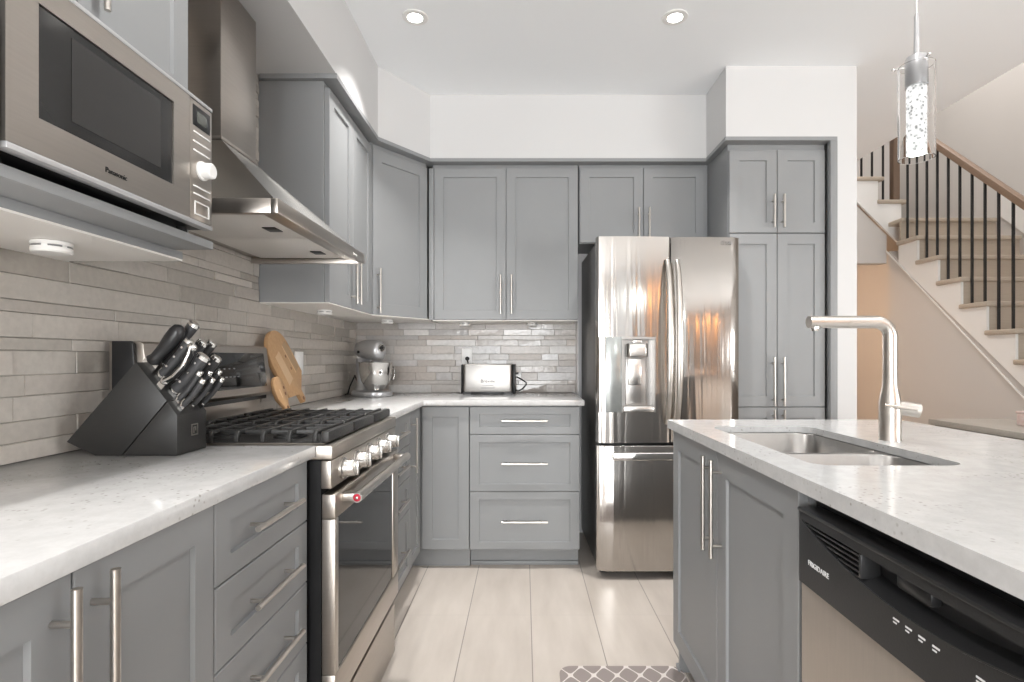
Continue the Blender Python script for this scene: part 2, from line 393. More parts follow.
struct('wall_soffit', MB().prism(sof, 2.308, 2.68, lambda u, v, w: (u, v, w)), 'wall', smooth=False)
struct('wall_right', MB().box(4.24, 4.4, -4.2, 7.2, 0, 4.6), 'beige')
struct('wall_stairwell', MB().box(2.6, 4.239, 6.2, 6.3, 2.36, 4.6).box(2.5, 2.6, 1.75, 6.2, 2.95, 4.6).box(2.6, 4.3, 1.65, 1.75, 2.95, 4.6), 'beige')
struct('wall_hall', MB().box(-1.11, 4.3, 7.1, 7.2, 0, 2.68), 'beige')
struct('wall_hall_left', MB().box(1.63, 1.70, 3.66, 7.1, 0, 2.68), 'wall')
struct('wall_rear', MB().box(-1.23, -.98, -4.3, -4.2, 0, 2.95).box(.56, 1.5, -4.3, -4.2, 0, 2.95).box(2.0, 2.07, -4.3, -4.2, 0, 2.95).box(2.5, 3.55, -4.3, -4.2, 0, 2.95).box(4.0, 4.4, -4.3, -4.2, 0, 2.95).box(-.98, .56, -4.3, -4.2, 2.3, 2.95)
       .box(1.5, 2.0, -4.3, -4.2, 2.64, 2.95).box(2.07, 2.5, -4.3, -4.2, 2.64, 2.95).box(3.55, 4.0, -4.3, -4.2, 2.64, 2.95), 'rear_wall')  # openings invented and placed to shape the reflections in the fridge doors
struct('wall_added_recess', MB().box(3.3, 3.4, -5.6, -4.3, 0, 2.6).box(4.1, 4.2, -5.6, -4.3, 0, 2.6).box(3.3, 4.2, -5.7, -5.6, 0, 2.6).box(3.3, 4.2, -5.7, -4.3, 2.6, 2.7).box(3.3, 4.2, -5.7, -4.3, -.1, 0), 'wall')  # invented recess behind the rear wall, holds the orange glow the fridge reflects

# crown strip under the soffit, and the flat trim beside the pantry
path = [(-.768, 2.215), (-.768, 2.8485), (-.546, 3.154), (1.062, 3.154), (1.062, 2.846), (1.652, 2.846)]
inner = [(-.85, 2.215), (-.85, 2.885), (-.585, 3.25), (1.115, 3.25), (1.115, 2.905), (1.652, 2.905)]
struct('trim_1', MB().prism(path + inner[::-1], 2.288, 2.3075, lambda u, v, w: (u, v, w)), 'grey', smooth=False)
struct('trim_2', MB().box(-1.085, -.851, 2.215, 2.2365, 2.288, 2.3075), 'grey')
struct('trim_3', MB().box(1.617, 1.653, 2.846, 2.88, 0, 2.287, .001), 'grey')
struct('trim_4', MB().box(.3385, .343, 3.40, 3.52, .915, 1.37), 'white')

# split-stone backsplash: courses of strips, each a little prouder or deeper than the next
def strips(u0, u1, z0, z1, f, seed, tones, rough, lens, hs):
    rnd = random.Random(seed); bm = bmesh.new(); lay = bm.loops.layers.float_color.new('tint'); z = z0
    bk = [[bm.verts.new(f(x, zz, w)) for x, zz in ((u0, z0), (u1, z0), (u1, z1), (u0, z1))] for w in (-.008, .0)]
    gf = [bm.faces.new(bk[1])] + [bm.faces.new((bk[0][j], bk[0][(j + 1) % 4], bk[1][(j + 1) % 4], bk[1][j])) for j in range(4)]
    for fc in gf:
        for lp in fc.loops: lp[lay] = (tones[0][0] * .8, tones[0][1] * .8, tones[0][2] * .8, .7)
    while z < z1 - .004:
        h = rnd.choice(hs)
        if z1 - z - h < .018: h = z1 - z
        u = u0 - rnd.random() * .25
        while u < u1:
            l = rnd.uniform(*lens); a, c = max(u, u0), min(u + l, u1)
            if c - a > .004:
                d = rnd.uniform(.0022, .0065); t = rnd.choice(tones); k = rnd.uniform(.9, 1.1); ro = rnd.uniform(*rough)
                g = .0006; e = .0012
                ps = [[f(x, zz, w) for x, zz in ((a + g + i, z + g + i), (c - g - i, z + g + i), (c - g - i, z + h - g - i), (a + g + i, z + h - g - i))] for w, i in ((0, 0), (d - e, 0), (d, e))]
                jt = [rnd.uniform(-.0009, .0009) for _ in range(4)]
                ps[2] = [f(x, zz, d + j) for (x, zz), j in zip(((a + g + e, z + g + e), (c - g - e, z + g + e), (c - g - e, z + h - g - e), (a + g + e, z + h - g - e)), jt)]
                vs = [[bm.verts.new(p) for p in q] for q in ps]
                fs = [bm.faces.new(vs[2])]
                for p, q in zip(vs, vs[1:]):
                    for j in range(4): fs.append(bm.faces.new((p[j], p[(j + 1) % 4], q[(j + 1) % 4], q[j])))
                for fc in fs:
                    for lp in fc.loops: lp[lay] = (t[0] * k, t[1] * k, t[2] * k, ro)
            u += l
        z += h
    bmesh.ops.recalc_face_normals(bm, faces=bm.faces)
    mb = MB(); mb.bm.free(); mb.bm = bm; return mb
tl = [(.44, .405, .365), (.47, .43, .39), (.50, .46, .415), (.40, .365, .325), (.53, .49, .445), (.46, .425, .385)]
fl = lambda u, z, w: (-1.1 + w * 1.3, u, z)
struct('wall_left_tiles', strips(-.4, 3.515, .9145, 1.372, fl, 3, tl, (.28, .5), (.12, .42), (.028, .042, .046, .054)), 'stone', smooth=False)
struct('wall_hood_tiles', strips(1.318, 2.23, 1.372, 2.306, fl, 5, tl, (.28, .5), (.12, .42), (.028, .042, .046, .054)), 'stone', smooth=False)
tb = [(.47, .425, .39), (.51, .475, .445), (.53, .50, .475), (.44, .395, .36), (.63, .61, .59), (.50, .48, .47)]
struct('wall_back_tiles', strips(-1.092, .338, .9145, 1.372, lambda u, z, w: (u, 3.518 - w * 1.3, z), 11, tb, (.10, .3), (.10, .34), (.028, .04, .04, .052)), 'stone', smooth=False)

# ================================================================== LEFT BASE RUN
def drawers(root, w, zs, hl=.22, st=.052):
    for z0, z1 in zs:
        d = shaker('drawer', root, 0, w, z0, z1, st=st, rail=.044)
        bar(d, w / 2, (z0 + z1) / 2, hl, vert=False)
c = thing('base_cabinet', 'grey double-door base cabinet under the white counter left of the knife block', 'cabinet', (-.555, .362, 0), LX)
carcass(c, .606, .545, ZB, .883, toe=1)
d = shaker('door', c, 0, .3025, ZB, ZT); bar(d, .272, .699, .34, ov=.042)
d = shaker('door', c, .3025, .606, ZB, ZT); bar(d, .332, .699, .34, ov=.042)
c = thing('drawer_cabinet', 'grey four-drawer base cabinet beside the near side of the range', 'cabinet', (-.555, .969, 0), LX)
carcass(c, .414, .545, ZB, .883, toe=1)
drawers(c, .414, [(.724, ZT), (.568, .724), (.412, .568), (ZB, .412)])
tag(MB().box(-1.105, -.537, .33, 1.394, .884, .914, .003).build('countertop', 'quartz'), 'white speckled quartz countertop on the left, under the knife block', 'countertop')

c = thing('drawer_cabinet', 'narrow grey four-drawer base cabinet beside the far side of the range', 'cabinet', (-.555, 2.112, 0), LX)
carcass(c, .508, .545, ZB, .883, toe=1)
drawers(c, .508, [(.724, ZT), (.568, .724), (.412, .568), (ZB, .412)])
# corner cabinet: two doors meeting in the inner corner
c = thing('corner_base_cabinet', 'grey corner base cabinet with two doors and one long upright handle', 'cabinet', (-.555, 2.622, 0))
MB().prism([(-.0205, 0), (-.0205, .308), (.2595, .308), (.2595, .88), (-.545, .88), (-.545, 0)], ZB, .883, lambda u, v, w: (u, v, w)).build('body', 'grey', c, smooth=False)
MB().prism([(-.055, .001), (-.055, .343), (.2595, .343), (.2595, .85), (-.52, .85), (-.52, .001)], 0, ZB - .0005, lambda u, v, w: (u, v, w)).build('toe_kick', 'grey', c, smooth=False)
d = shaker('door', c, 0, .262, ZB, ZT, st=.05); d.rotation_euler = (0, 0, LX)
bar(d, .03, .71, .27)
d = shaker('door', c, .004, .2598, ZB, ZT, st=.055); d.location = (0, .288, 0)
c = thing('drawer_cabinet', 'wide grey three-drawer base cabinet below the toaster, left of the fridge', 'cabinet', (-.2935, 2.91, 0))
carcass(c, .594, .60, ZB, .883)
MB().box(.001, .593, .075, .59, .0, ZB - .0005).build('toe_kick', 'grey', c)
MB().box(.001, .593, .062, .0745, 0, .022, .004).build('shoe_moulding', 'grey', c)
for z0, z1 in ((.728, ZT), (.419, .728), (ZB, .419)):
    d = shaker('drawer', c, 0, .594, z0, z1, st=.05, rail=.04); bar(d, .297, (z0 + z1) / 2, .245, vert=False)
mb = MB().prism([(-1.105, 2.106), (-.537, 2.106), (-.537, 2.887), (.3235, 2.887), (.3235, 3.522), (-1.105, 3.522)], .884, .914, lambda u, v, w: (u, v, w), .003)
tag(mb.build('countertop', 'quartz'), 'L-shaped white quartz countertop under the toaster and stand mixer', 'countertop')

# ================================================================== RANGE
g = thing('gas_range', 'stainless steel gas range with black grates and five round knobs', 'range', (-.497, 1.40, 0), LX)
MB().box(.003, .697, .03, .585, .09, .874).build('body', 'black', g)
MB().box(.003, .697, .06, .585, .0, .0895).build('base', 'black', g)
mb = MB()
mb.box(0, .70, 0, .52, .8755, .9125, .004).box(.03, .67, .03, .50, .9126, .9135)
mb.build('cooktop', 'steel_h', g)
MB().box(.04, .66, .035, .495, .9137, .9155, .0008).build('burner_tray', 'iron', g)
mb = MB().box(.0, .70, .003, .03, .800, .8735, .003); mb.build('control_panel', 'steel_h', g)
for kx in (.085, .205, .33, .45, .565):
    mb = MB().lathe([(0, 0), (.029, 0), (.029, .006), (.0235, .009), (.0225, .034), (.020, .038), (0, .038)], (kx, .003, .838), (0, -1, 0), 28)
    k = mb.build('knob', 'steel', g)
    MB().box(kx - .0045, kx + .0045, -.043, -.034, .818, .858, .002).build('grip', 'steel', k)
# oven door with a frame around a dark window
mb = MB()
mb.box(0, .70, -.008, .028, .722, .786, .003).box(0, .70, -.008, .028, .228, .316, .003).box(0, .026, -.008, .028, .3165, .7215, .003).box(.62, .70, -.008, .028, .3165, .7215, .003)
door = mb.build('oven_door', 'steel_h', g)
MB().box(.0265, .6195, -.004, .02, .317, .7213).build('window', 'glass_black', door)
mb = MB().cyl((.045, -.05, .766), (.665, -.05, .766), .0135, n=24)
for hx in (.062, .648): mb.box(hx - .014, hx + .014, -.05, -.007, .755, .777, .003)
h = mb.build('handle', 'nickel', door)
MB().lathe([(0, 0), (.0105, 0), (.009, .002), (0, .0028)], (.0448, -.05, .766), (-1, 0, 0), 20).build('medallion', 'red', h)
MB().lathe([(0, .0028), (.004, .0029), (.003, .0036), (0, .0038)], (.0448, -.05, .766), (-1, 0, 0), 12).build('medallion_boss', 'chrome', h)
MB().box(0, .70, .006, .03, .0, .190, .003).build('storage_drawer', 'steel_h', g)
# rear guard with tilted control display
prof = [(.489, 1.00), (.479, 1.012), (.499, 1.178), (.51, 1.184), (.588, 1.184), (.588, 1.0)]
MB().prism(prof, .012, .69, lambda u, v, w: (w, u, v), .0015).build('backguard', 'steel_h', g)
MB().prism([(.510, 1.0), (.503, 1.010), (.518, 1.178), (.524, 1.184), (.572, 1.184), (.572, .915)], .0, .0115, lambda u, v, w: (w, u, v), .001).build('side_cap', 'black', g)
MB().box(.01, .69, .525, .586, .9145, .998).build('riser', 'steel_h', g)
MB().box(.012, .69, .5, .524, .9855, .9985).build('vent_slot', 'black', g)  # black strip laid in the dark gap below the backguard
tilt = Matrix.Translation((.35, .4884, 1.096)) @ Matrix.Rotation(R(6.9), 4, 'X').inverted()
pn = MB().box(-.30, .305, -.0015, .004, -.062, .062, .001).xform(tilt).build('display_panel', 'glass_black', g)
for i in range(7): MB().box(-.05 + i * .025, -.038 + i * .025, -.0022, -.0014, -.022, -.018).xform(tilt).build('button_mark', 'mark_grey', pn)
for i in range(5): MB().box(-.04 + i * .03, -.03 + i * .03, -.0022, -.0014, .006, .01).xform(tilt).build('button_mark', 'mark_grey', pn)
MB().box(-.09, -.06, -.0022, -.0014, .015, .03).xform(tilt).build('clock_display', 'mark_grey', pn)
# grates: three sections of bars running front to back of the room, feet turned down at the ends
for i in range(3):
    a, b_ = .022 + i * .2205, .022 + (i + 1) * .2205 - .005
    gr = MB()
    for j in range(7):
        y = .055 + j * .069
        gr.prism([(a, .917), (a, .936), (a + .009, .948), (b_ - .009, .948), (b_, .936), (b_, .917), (b_ - .009, .917), (b_ - .009, .931), (b_ - .013, .938), (a + .013, .938), (a + .009, .931), (a + .009, .917)],
                 y - .0055, y + .0055, lambda u, v, w: (u, w, v), .0012)
    for x in (a + .045, (a + b_) / 2, b_ - .045): gr.box(x - .0045, x + .0045, .055, .469, .934, .945, .001)
    gr.build('grate', 'iron', g)
    MB().box(a + .003, b_ - .003, .018, .040, .9165, .946, .004).build('grate_rail', 'iron', g)
for bx, by in ((.14, .17), (.14, .36), (.35, .27), (.56, .17), (.56, .36)):
    MB().lathe([(0, .9157), (.045, .9157), (.045, .921), (.036, .922), (.036, .930), (.030, .932), (0, .932)], (bx, by, 0), n=28).build('burner', 'iron', g)

# ================================================================== WALL CABINETS
def under(root, w, depth, z):
    MB().box(.002, w - .002, .0, depth, z - .004, z).build('underside_panel', 'cream', root)
# cabinet above the microwave, its open niche and projecting shelf
c = thing('wall_cabinet', 'grey wall cabinet with an open microwave niche and projecting shelf', 'cabinet', (-.815, .66, 0), LX)
MB().box(.0, .653, .0205, .290, 1.732, 2.30).build('body', 'grey', c)
MB().box(.0, .653, .27, .290, 1.412, 1.7315).build('back_panel', 'grey', c)
MB().box(.0, .63, .0, .292, 1.3755, 1.393, .001).build('bottom_panel', 'grey', c)
MB().box(.002, .629, .0005, .29, 1.371, 1.3752).build('underside_panel', 'cream', c)
MB().box(.0, .606, -.087, .2695, 1.3932, 1.412, .002).build('shelf', 'grey', c)
MB().box(.035, .053, -.112, .2695, 1.4125, 1.7315, .002).build('side_panel', 'grey', c)
MB().box(.635, .653, -.0, .2695, 1.4125, 1.7315, .002).build('side_panel', 'grey', c)
d = shaker('door', c, 0, .326, 1.742, 2.298); bar(d, .296, 1.90, .21)
d = shaker('door', c, .326, .653, 1.742, 2.298); bar(d, .358, 1.90, .21)

g = thing('microwave', 'stainless microwave with dark window standing on the grey wall shelf', 'microwave', (-.70, .729, 1.4125), LX)
MB().box(.0, .483, .02, .37, .014, .285, .003).build('casing', 'black', g)
for fx in (.03, .453):
    for fy in (.05, .33): MB().cyl((fx, fy, 0), (fx, fy, .0145), .012, .010).build('foot', 'rubber', g)
mb = MB()
mb.box(0, .402, 0, .0195, .24, .277).box(0, .402, 0, .0195, .022, .074).box(0, .05, 0, .0195, .0741, .2399).box(.351, .402, 0, .0195, .0741, .2399)
door = mb.build('door', 'steel_h', g)
MB().box(.0502, .3508, .003, .015, .0743, .2397).build('window', 'micro_glass', door)
MB().box(.11, .315, .0022, .0029, .095, .225, .0).build('window_screen', 'micro_screen', door)
text('lettering', 'Panasonic', .0125, 'dark_line', door, at_front(.198, -.0006, .043))
MB().box(.0, .483, -.001, .0195, .2772, .285, .0008).build('top_trim', 'silver_paint', g)
MB().box(.0, .483, -.001, .0195, .0125, .0215, .0008).build('bottom_trim', 'silver_paint', g)
cp = MB().box(.404, .483, 0, .0195, .022, .2765, .003).build('control_panel', 'steel_h', g)
MB().box(.412, .474, -.001, .002, .222, .266, .0006).build('display', 'black', cp)
MB().box(.426, .462, -.0014, .0, .231, .256, .0006).build('readout', 'lcd', cp)
for z in (.207, .187, .168, .092, .076): MB().box(.414, .474, -.0016, .001, z, z + .0035, .0006).build('button', 'white', cp)
mb = MB().box(.418, .470, -.0016, .001, .060, .0625).box(.418, .470, -.0016, .001, .034, .0365).box(.418, .4205, -.0016, .001, .0365, .060).box(.4675, .470, -.0016, .001, .0365, .060)
mb.build('button', 'white', cp)
MB().lathe([(0, 0), (.0205, 0), (.0205, .004), (.0175, .006), (.0165, .023), (.014, .025), (0, .025)], (.444, -.0002, .133), (0, -1, 0), 28).build('knob', 'white', cp)

def puck(x, y, z, label):
    t = thing('puck_light', label, 'under-cabinet light', (x, y, z), 0, 'puck lights under the wall cabinets')
    MB().lathe([(0, -.001), (.033, -.001), (.034, -.006), (.033, -.008), (.031, -.0085), (.031, -.012), (.033, -.0125), (.0335, -.02), (.031, -.023), (0, -.0232)], n=32).build('housing', 'white', t)
    mb = MB()
    for a in range(0, 360, 60):
        p = [(.0315 * math.cos(R(a + k * 8)), .0315 * math.sin(R(a + k * 8)), -.0103) for k in range(6)]
        mb.tube(p, .0016, 6)
    mb.build('vent_slots', 'mark_grey', t)
puck(-.94, 1.075, 1.371, 'round white puck light under the microwave cabinet')

# range hood
g = thing('range_hood', 'stainless steel chimney range hood above the gas range', 'range hood', (-.643, 1.41, 0), LX)
mb = MB().box(0, .77, 0, .018, 1.519, 1.558, .002).box(0, .018, .0185, .45, 1.519, 1.558, .001).box(.752, .77, .0185, .45, 1.519, 1.558, .001).box(.0185, .7515, .0185, .45, 1.545, 1.558)
mb.build('rim', 'steel_h', g)
lo = [(.004, .012, 1.5585), (.766, .012, 1.5585), (.766, .45, 1.5585), (.004, .45, 1.5585)]
hi = [(.247, .287, 1.812), (.464, .287, 1.812), (.464, .45, 1.812), (.247, .45, 1.812)]
MB().loft([lo, hi]).build('canopy', 'steel', g, smooth=False)
MB().box(.247, .464, .287, .45, 1.8125, 2.305, .001).build('chimney', 'steel_h', g)
MB().box(.244, .467, .284, .45, 1.812, 1.822, .001).build('chimney_collar', 'steel_h', g)
for a in (.045, .39):
    fm = MB().box(a, a + .34, .075, .40, 1.536, 1.5445, .001).build('filter', 'cream', g)  # cream colour stands in for counter light reflected by steel filters
mb = MB().box(.02, .75, .02, .07, 1.532, 1.5445, .001).build('lamp_strip', 'steel_h', g)
for a in (.222, .590):
    MB().box(a, a + .055, .11, .15, 1.533, 1.5358, .0008).build('lamp_cover', 'black', g)
MB().box(.62, .665, -.0025, .0, 1.529, 1.537, .001).build('switch_button', 'white', g)

c = thing('wall_cabinet', 'grey double-door wall cabinet between the range hood and the room corner', 'cabinet', (-.81, 2.237, 0), LX)
MB().box(.0, .632, .0205, .292, 1.372, 2.2875).build('body', 'grey', c)
under(c, .632, .292, 1.3715)
d = shaker('door', c, .012, .322, 1.372, 2.268); bar(d, .293, 1.51, .23)
d = shaker('door', c, .322, .632, 1.372, 2.268); bar(d, .352, 1.51, .23)
A = Vector((-.81, 2.872)); B = Vector((-.565, 3.196)); ang = math.atan2(B.y - A.y, B.x - A.x); wd = (B - A).length
c = thing('corner_wall_cabinet', 'grey diagonal corner wall cabinet with a single door above the stand mixer', 'cabinet', (A.x, A.y, 0))
poly = [(0.017, -.012), (.262, .312), (.2453, .33), (.2453, .325), (.2453, .628), (-.29, .628), (-.29, .0), (-.0205, .0)]
poly = [(.0, .021), (.2282, .324), (.2282, .628), (-.29, .628), (-.29, -.002), (-.0005, -.002)]
MB().prism(poly, 1.372, 2.2875, lambda u, v, w: (u, v, w)).build('body', 'grey', c, smooth=False)
MB().prism([(.002, .0), (.244, .322), (.244, .62), (-.285, .62), (-.285, .0)], 1.3675, 1.3715, lambda u, v, w: (u, v, w)).build('underside_panel', 'cream', c, smooth=False)
d = shaker('door', c, .008, wd - .008, 1.372, 2.262, st=.06); d.rotation_euler = (0, 0, ang); bar(d, .035, 1.50, .24)
c = thing('wall_cabinet', 'grey wall cabinet with two tall doors above the toaster', 'cabinet', (-.5635, 3.196, 0))
MB().box(.022, .884, .0205, .325, 1.365, 2.2875).build('body', 'grey', c)
MB().box(.0, .029, .004, .02, 1.366, 2.265, .001).build('filler_strip', 'grey', c)
MB().box(.024, .882, .0, .325, 1.3605, 1.3645).build('underside_panel', 'cream', c)
d = shaker('door', c, .030, .4575, 1.366, 2.266); bar(d, .425, 1.515, .23)
d = shaker('door', c, .4575, .884, 1.366, 2.266); bar(d, .49, 1.515, .23)
c = thing('wall_cabinet', 'short grey double-door cabinet above the fridge', 'cabinet', (.3265, 3.196, 0))
MB().box(.001, .766, .0205, .325, 1.82, 2.2875).build('body', 'grey', c)
d = shaker('door', c, .004, .3805, 1.822, 2.266); bar(d, .350, 1.93, .19)
d = shaker('door', c, .3805, .747, 1.822, 2.266); bar(d, .411, 1.93, .19)

# pantry
c = thing('pantry_cabinet', 'tall grey pantry cabinet with stacked double doors, right of the fridge', 'cabinet', (1.095, 2.884, 0))
MB().box(.0, .518, .0205, .63, ZB, 2.2875).build('body', 'grey', c)
MB().box(.003, .515, .07, .61, 0, ZB - .0005).build('toe_kick', 'grey', c)
for z0, z1, hz, hl in ((1.808, 2.252, 1.92, .175), (.879, 1.806, 1.015, .26), (ZB, .877, .735, .26)):
    d = shaker('door', c, .001, .2575, z0, z1); bar(d, .2315, hz, hl)
    d = shaker('door', c, .2575, .514, z0, z1); bar(d, .2835, hz, hl)

puck(-.94, 2.55, 1.367, 'round white puck light under the wall cabinet beside the range hood')
puck(-.81, 3.20, 1.367, 'round white puck light under the diagonal corner cabinet')
puck(-.365, 3.33, 1.360, 'round white puck light directly above the toaster')
puck(.05, 3.33, 1.360, 'round white puck light under the wall cabinet nearest the fridge')

# ================================================================== FRIDGE
g = thing('refrigerator', 'stainless steel french-door refrigerator with a water dispenser', 'refrigerator', (.372, 2.768, 0), R(1.4))
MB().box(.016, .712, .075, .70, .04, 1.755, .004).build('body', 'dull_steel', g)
MB().box(.02, .708, .0505, .0745, .035, 1.74).build('gasket', 'black', g)
for fx in (.06, .12, .62, .68): MB().cyl((fx, .12, 0), (fx, .12, .041), .018).build('foot', 'black', g)
MB().box(.03, .70, .085, .12, .012, .0385).build('kick_grille', 'black', g)
def dprof(x0, x1, bulge=.007, t=.05, r=.014, n=14):
    out = [(x0 + .002, t), (x0, t - .003)]
    cx = (x0 + x1) / 2; hw = (x1 - x0) / 2
    for i in range(n + 1):
        u = -1 + 2 * i / n
        e = max(0, (abs(u) - (1 - 2 * r / (2 * hw))) / (r / hw))
        out.append((cx + hw * u, -bulge * (1 - u * u) + r * (1 - math.sqrt(max(0, 1 - e * e)))))
    out += [(x1, t - .003), (x1 - .002, t)]
    return out
XYZ = lambda u, v, w: (u, v, w)
def door_piece(mb, x0, x1, z0, z1, bev=.003): mb.prism(dprof(x0, x1), z0, z1, XYZ, bev, 2, True)
# left door is built around the dispenser recess
dx0, dx1, dz0, dz1 = .128, .302, .862, 1.248
def slice_prof(x0, x1, a, b_, n=20):
    """part of the door outline between x=a and x=b"""
    P = dprof(x0, x1, n=56); front = [p for p in P[2:-2]]
    def yat(x):
        for (xa, ya), (xb, yb) in zip(front, front[1:]):
            if xa <= x <= xb: return ya + (yb - ya) * (x - xa) / (xb - xa + 1e-9)
        return front[-1][1]
    xs = [a + (b_ - a) * i / n for i in range(n + 1)]
    return [(a, .05)] + [(x, yat(x)) for x in xs] + [(b_, .05)]
mb = MB(); L0, L1 = .002, .384
mb.prism(slice_prof(L0, L1, L0, L1, 40), .705, dz0, XYZ).prism(slice_prof(L0, L1, L0, L1, 40), dz1, 1.763, XYZ)
mb.prism(slice_prof(L0, L1, L0, .046, 10), dz0, dz1, XYZ).prism(slice_prof(L0, L1, dx1, L1, 10), dz0, dz1, XYZ)
ld = mb.build('door', 'fridge', g, angle=40)
mb = MB(); door_piece(mb, .388, .741, .705, 1.763); rd = mb.build('door', 'fridge', g, angle=40)
mb = MB(); door_piece(mb, .002, .741, .045, .69); fd = mb.build('freezer_drawer', 'fridge', g, angle=40)
# dispenser
MB().box(.0465, .1275, -.011, .045, dz0, dz1, .001).build('dispenser_panel', 'panel_light', ld)
mb = MB().box(.1285, .3015, .042, .049, dz0, dz1).box(.1285, .134, -.012, .042, dz0, dz1).box(.296, .3015, -.012, .042, dz0, dz1).box(.134, .296, -.012, .042, dz1 - .012, dz1)
mb.build('dispenser_recess', 'sink_steel', ld)
MB().box(.1345, .2955, -.018, .042, dz0, dz0 + .032, .006).build('drip_tray', 'steel', ld)
MB().prism(rrect(.155, .265, -.014, .030, .02), 1.145, 1.215, XYZ, .004, 2, True).build('dispenser_spout', 'steel', ld)
MB().box(.185, .235, .0, .03, 1.2155, 1.236, .004).build('spout_mount', 'steel', ld)
MB().box(.165, .235, .012, .022, 1.0, 1.138, .003).build('dispenser_paddle', 'steel', ld)
MB().box(.155, .265, .030, .0415, .90, 1.14, .004).build('ice_chute', 'sink_steel', ld)
for hx, dd in ((.362, ld), (.4115, rd)):
    s = -1 if hx < .37 else 1
    lp = []
    for i in range(25):
        t_ = i / 24; z = .80 + .845 * t_; y = -.012 - .058 * math.sin(math.pi * t_) ** .6; w = .012 + .006 * math.sin(math.pi * t_)
        lp.append([(hx + w * math.cos(2 * math.pi * j / 16), y + .009 * math.sin(2 * math.pi * j / 16), z) for j in range(16)])
    MB().loft(lp).build('handle', 'nickel', dd, angle=60)
mb = MB().box(.075, .668, -.052, -.036, .622, .662, .006).box(.085, .115, -.038, -.006, .628, .656, .003).box(.63, .66, -.038, -.006, .628, .656, .003)
mb.build('handle', 'chrome', fd)
text('lettering', 'LG', .026, 'mark_grey', rd, at_front(.683, -.0095, 1.733))
MB().lathe([(.0095, 0), (.0095, .001), (.0078, .001), (.0078, 0)], (.652, -.0105, 1.734), (0, -1, 0), 20).build('logo_ring', 'mark_grey', rd)

# ================================================================== ISLAND
c = thing('island_cabinet', 'grey double-door island sink cabinet facing the range', 'cabinet', (.545, 1.976, 0), RX)
mb = MB().box(.0205, .905, .0205, .61, ZB, .12).box(.0205, .905, .595, .61, .12, .883).box(.888, .905, .0205, .595, .12, .883).box(.0205, .04, .0205, .595, .12, .883).box(.04, .888, .0205, .035, .12, .883)
mb.build('body', 'grey', c)
MB().box(.0215, .905, .065, .60, 0, ZB - .0005).build('toe_kick', 'grey', c)
ep = MB().box(.0, .02, .0205, .62, .0, .883, .001).box(.0, .02, .002, .0205, ZB, .883, .001).build('end_panel', 'grey', c)
MB().box(-.008, .03, .012, .0203, 0, .022, .003).box(-.008, -.0005, .012, .62, 0, .022, .003).build('shoe_moulding', 'grey', c)
d = shaker('door', c, .002, .451, ZB, ZT, st=.065); bar(d, .42, .723, .27)
d = shaker('door', c, .451, .905, ZB, ZT, st=.065); bar(d, .487, .723, .27)
mb = MB()
hole = rrect(.615, .940, 1.135, 1.785, .045, 10)
outer = [(.527, -.25), (1.37, -.25), (1.37, 1.984), (.527, 1.984)]
b = bmesh.new()
def ringv(poly, z): return [b.verts.new((x, y, z)) for x, y in poly]
def ringe(vs): return [b.edges.new((vs[i], vs[(i + 1) % len(vs)])) for i in range(len(vs))]
loops = {}
for z in (.894, .914):
    o1, h1 = ringv(outer, z), ringv(hole, z); es = ringe(o1) + ringe(h1)
    bmesh.ops.triangle_fill(b, use_beauty=True, use_dissolve=False, edges=es); loops[z] = (o1, h1)
for k in (0, 1):
    p, q = loops[.894][k], loops[.914][k]
    for i in range(len(p)): b.faces.new((p[i], p[(i + 1) % len(p)], q[(i + 1) % len(p)], q[i]))
bmesh.ops.recalc_face_normals(b, faces=b.faces); mb.add(b)
mb.box(.527, .56, -.25, 1.984, .884, .8942).box(1.33, 1.37, -.25, 1.984, .884, .8942).box(.56, 1.33, 1.95, 1.984, .884, .8942).box(.56, 1.33, -.25, -.21, .884, .8942)
tag(mb.build('island_countertop', 'quartz', smooth=False), 'white speckled quartz island countertop around the sink', 'countertop')
# sink: two bowls hung under the cut-out
s = thing('sink', 'stainless steel double-bowl sink set into the island countertop', 'sink', (.7775, 1.46, .71))
def bowl(y0, y1, zr=.182):
    mb = MB(); lp = []
    for z, i, r in ((zr, 0, .055), (zr - .004, .003, .055), (.03, .012, .05), (.012, .020, .045), (.004, .034, .035)):
        lp.append([(x, y, z) for x, y in rrect(-.165 + i, .165 - i, y0 + i, y1 - i, r, 8)])
    mb.loft(lp, False, True); return mb
for y0, y1 in ((-.05, .327), (-.327, -.068)):
    o = bowl(y0, y1).build('bowl', 'sink_steel', s, angle=60)
    MB().lathe([(.02, .0045), (.04, .0065), (.043, .0045)], (0, (y0 + y1) / 2, 0), n=24).lathe([(0, .005), (.02, .005)], (0, (y0 + y1) / 2, 0), n=24).build('drain', 'chrome', o)
b = bmesh.new()
o1 = [b.verts.new((x, y, .1825)) for x, y in rrect(-.185, .185, -.345, .345, .06, 8)]
es = [b.edges.new((o1[i], o1[(i + 1) % len(o1)])) for i in range(len(o1))]
for y0, y1 in ((-.05, .327), (-.327, -.068)):
    h1 = [b.verts.new((x, y, .1825)) for x, y in rrect(-.165, .165, y0, y1, .055, 8)]
    es += [b.edges.new((h1[i], h1[(i + 1) % len(h1)])) for i in range(len(h1))]
bmesh.ops.triangle_fill(b, use_beauty=True, use_dissolve=False, edges=es)
MB().add(b).build('rim', 'sink_steel', s)

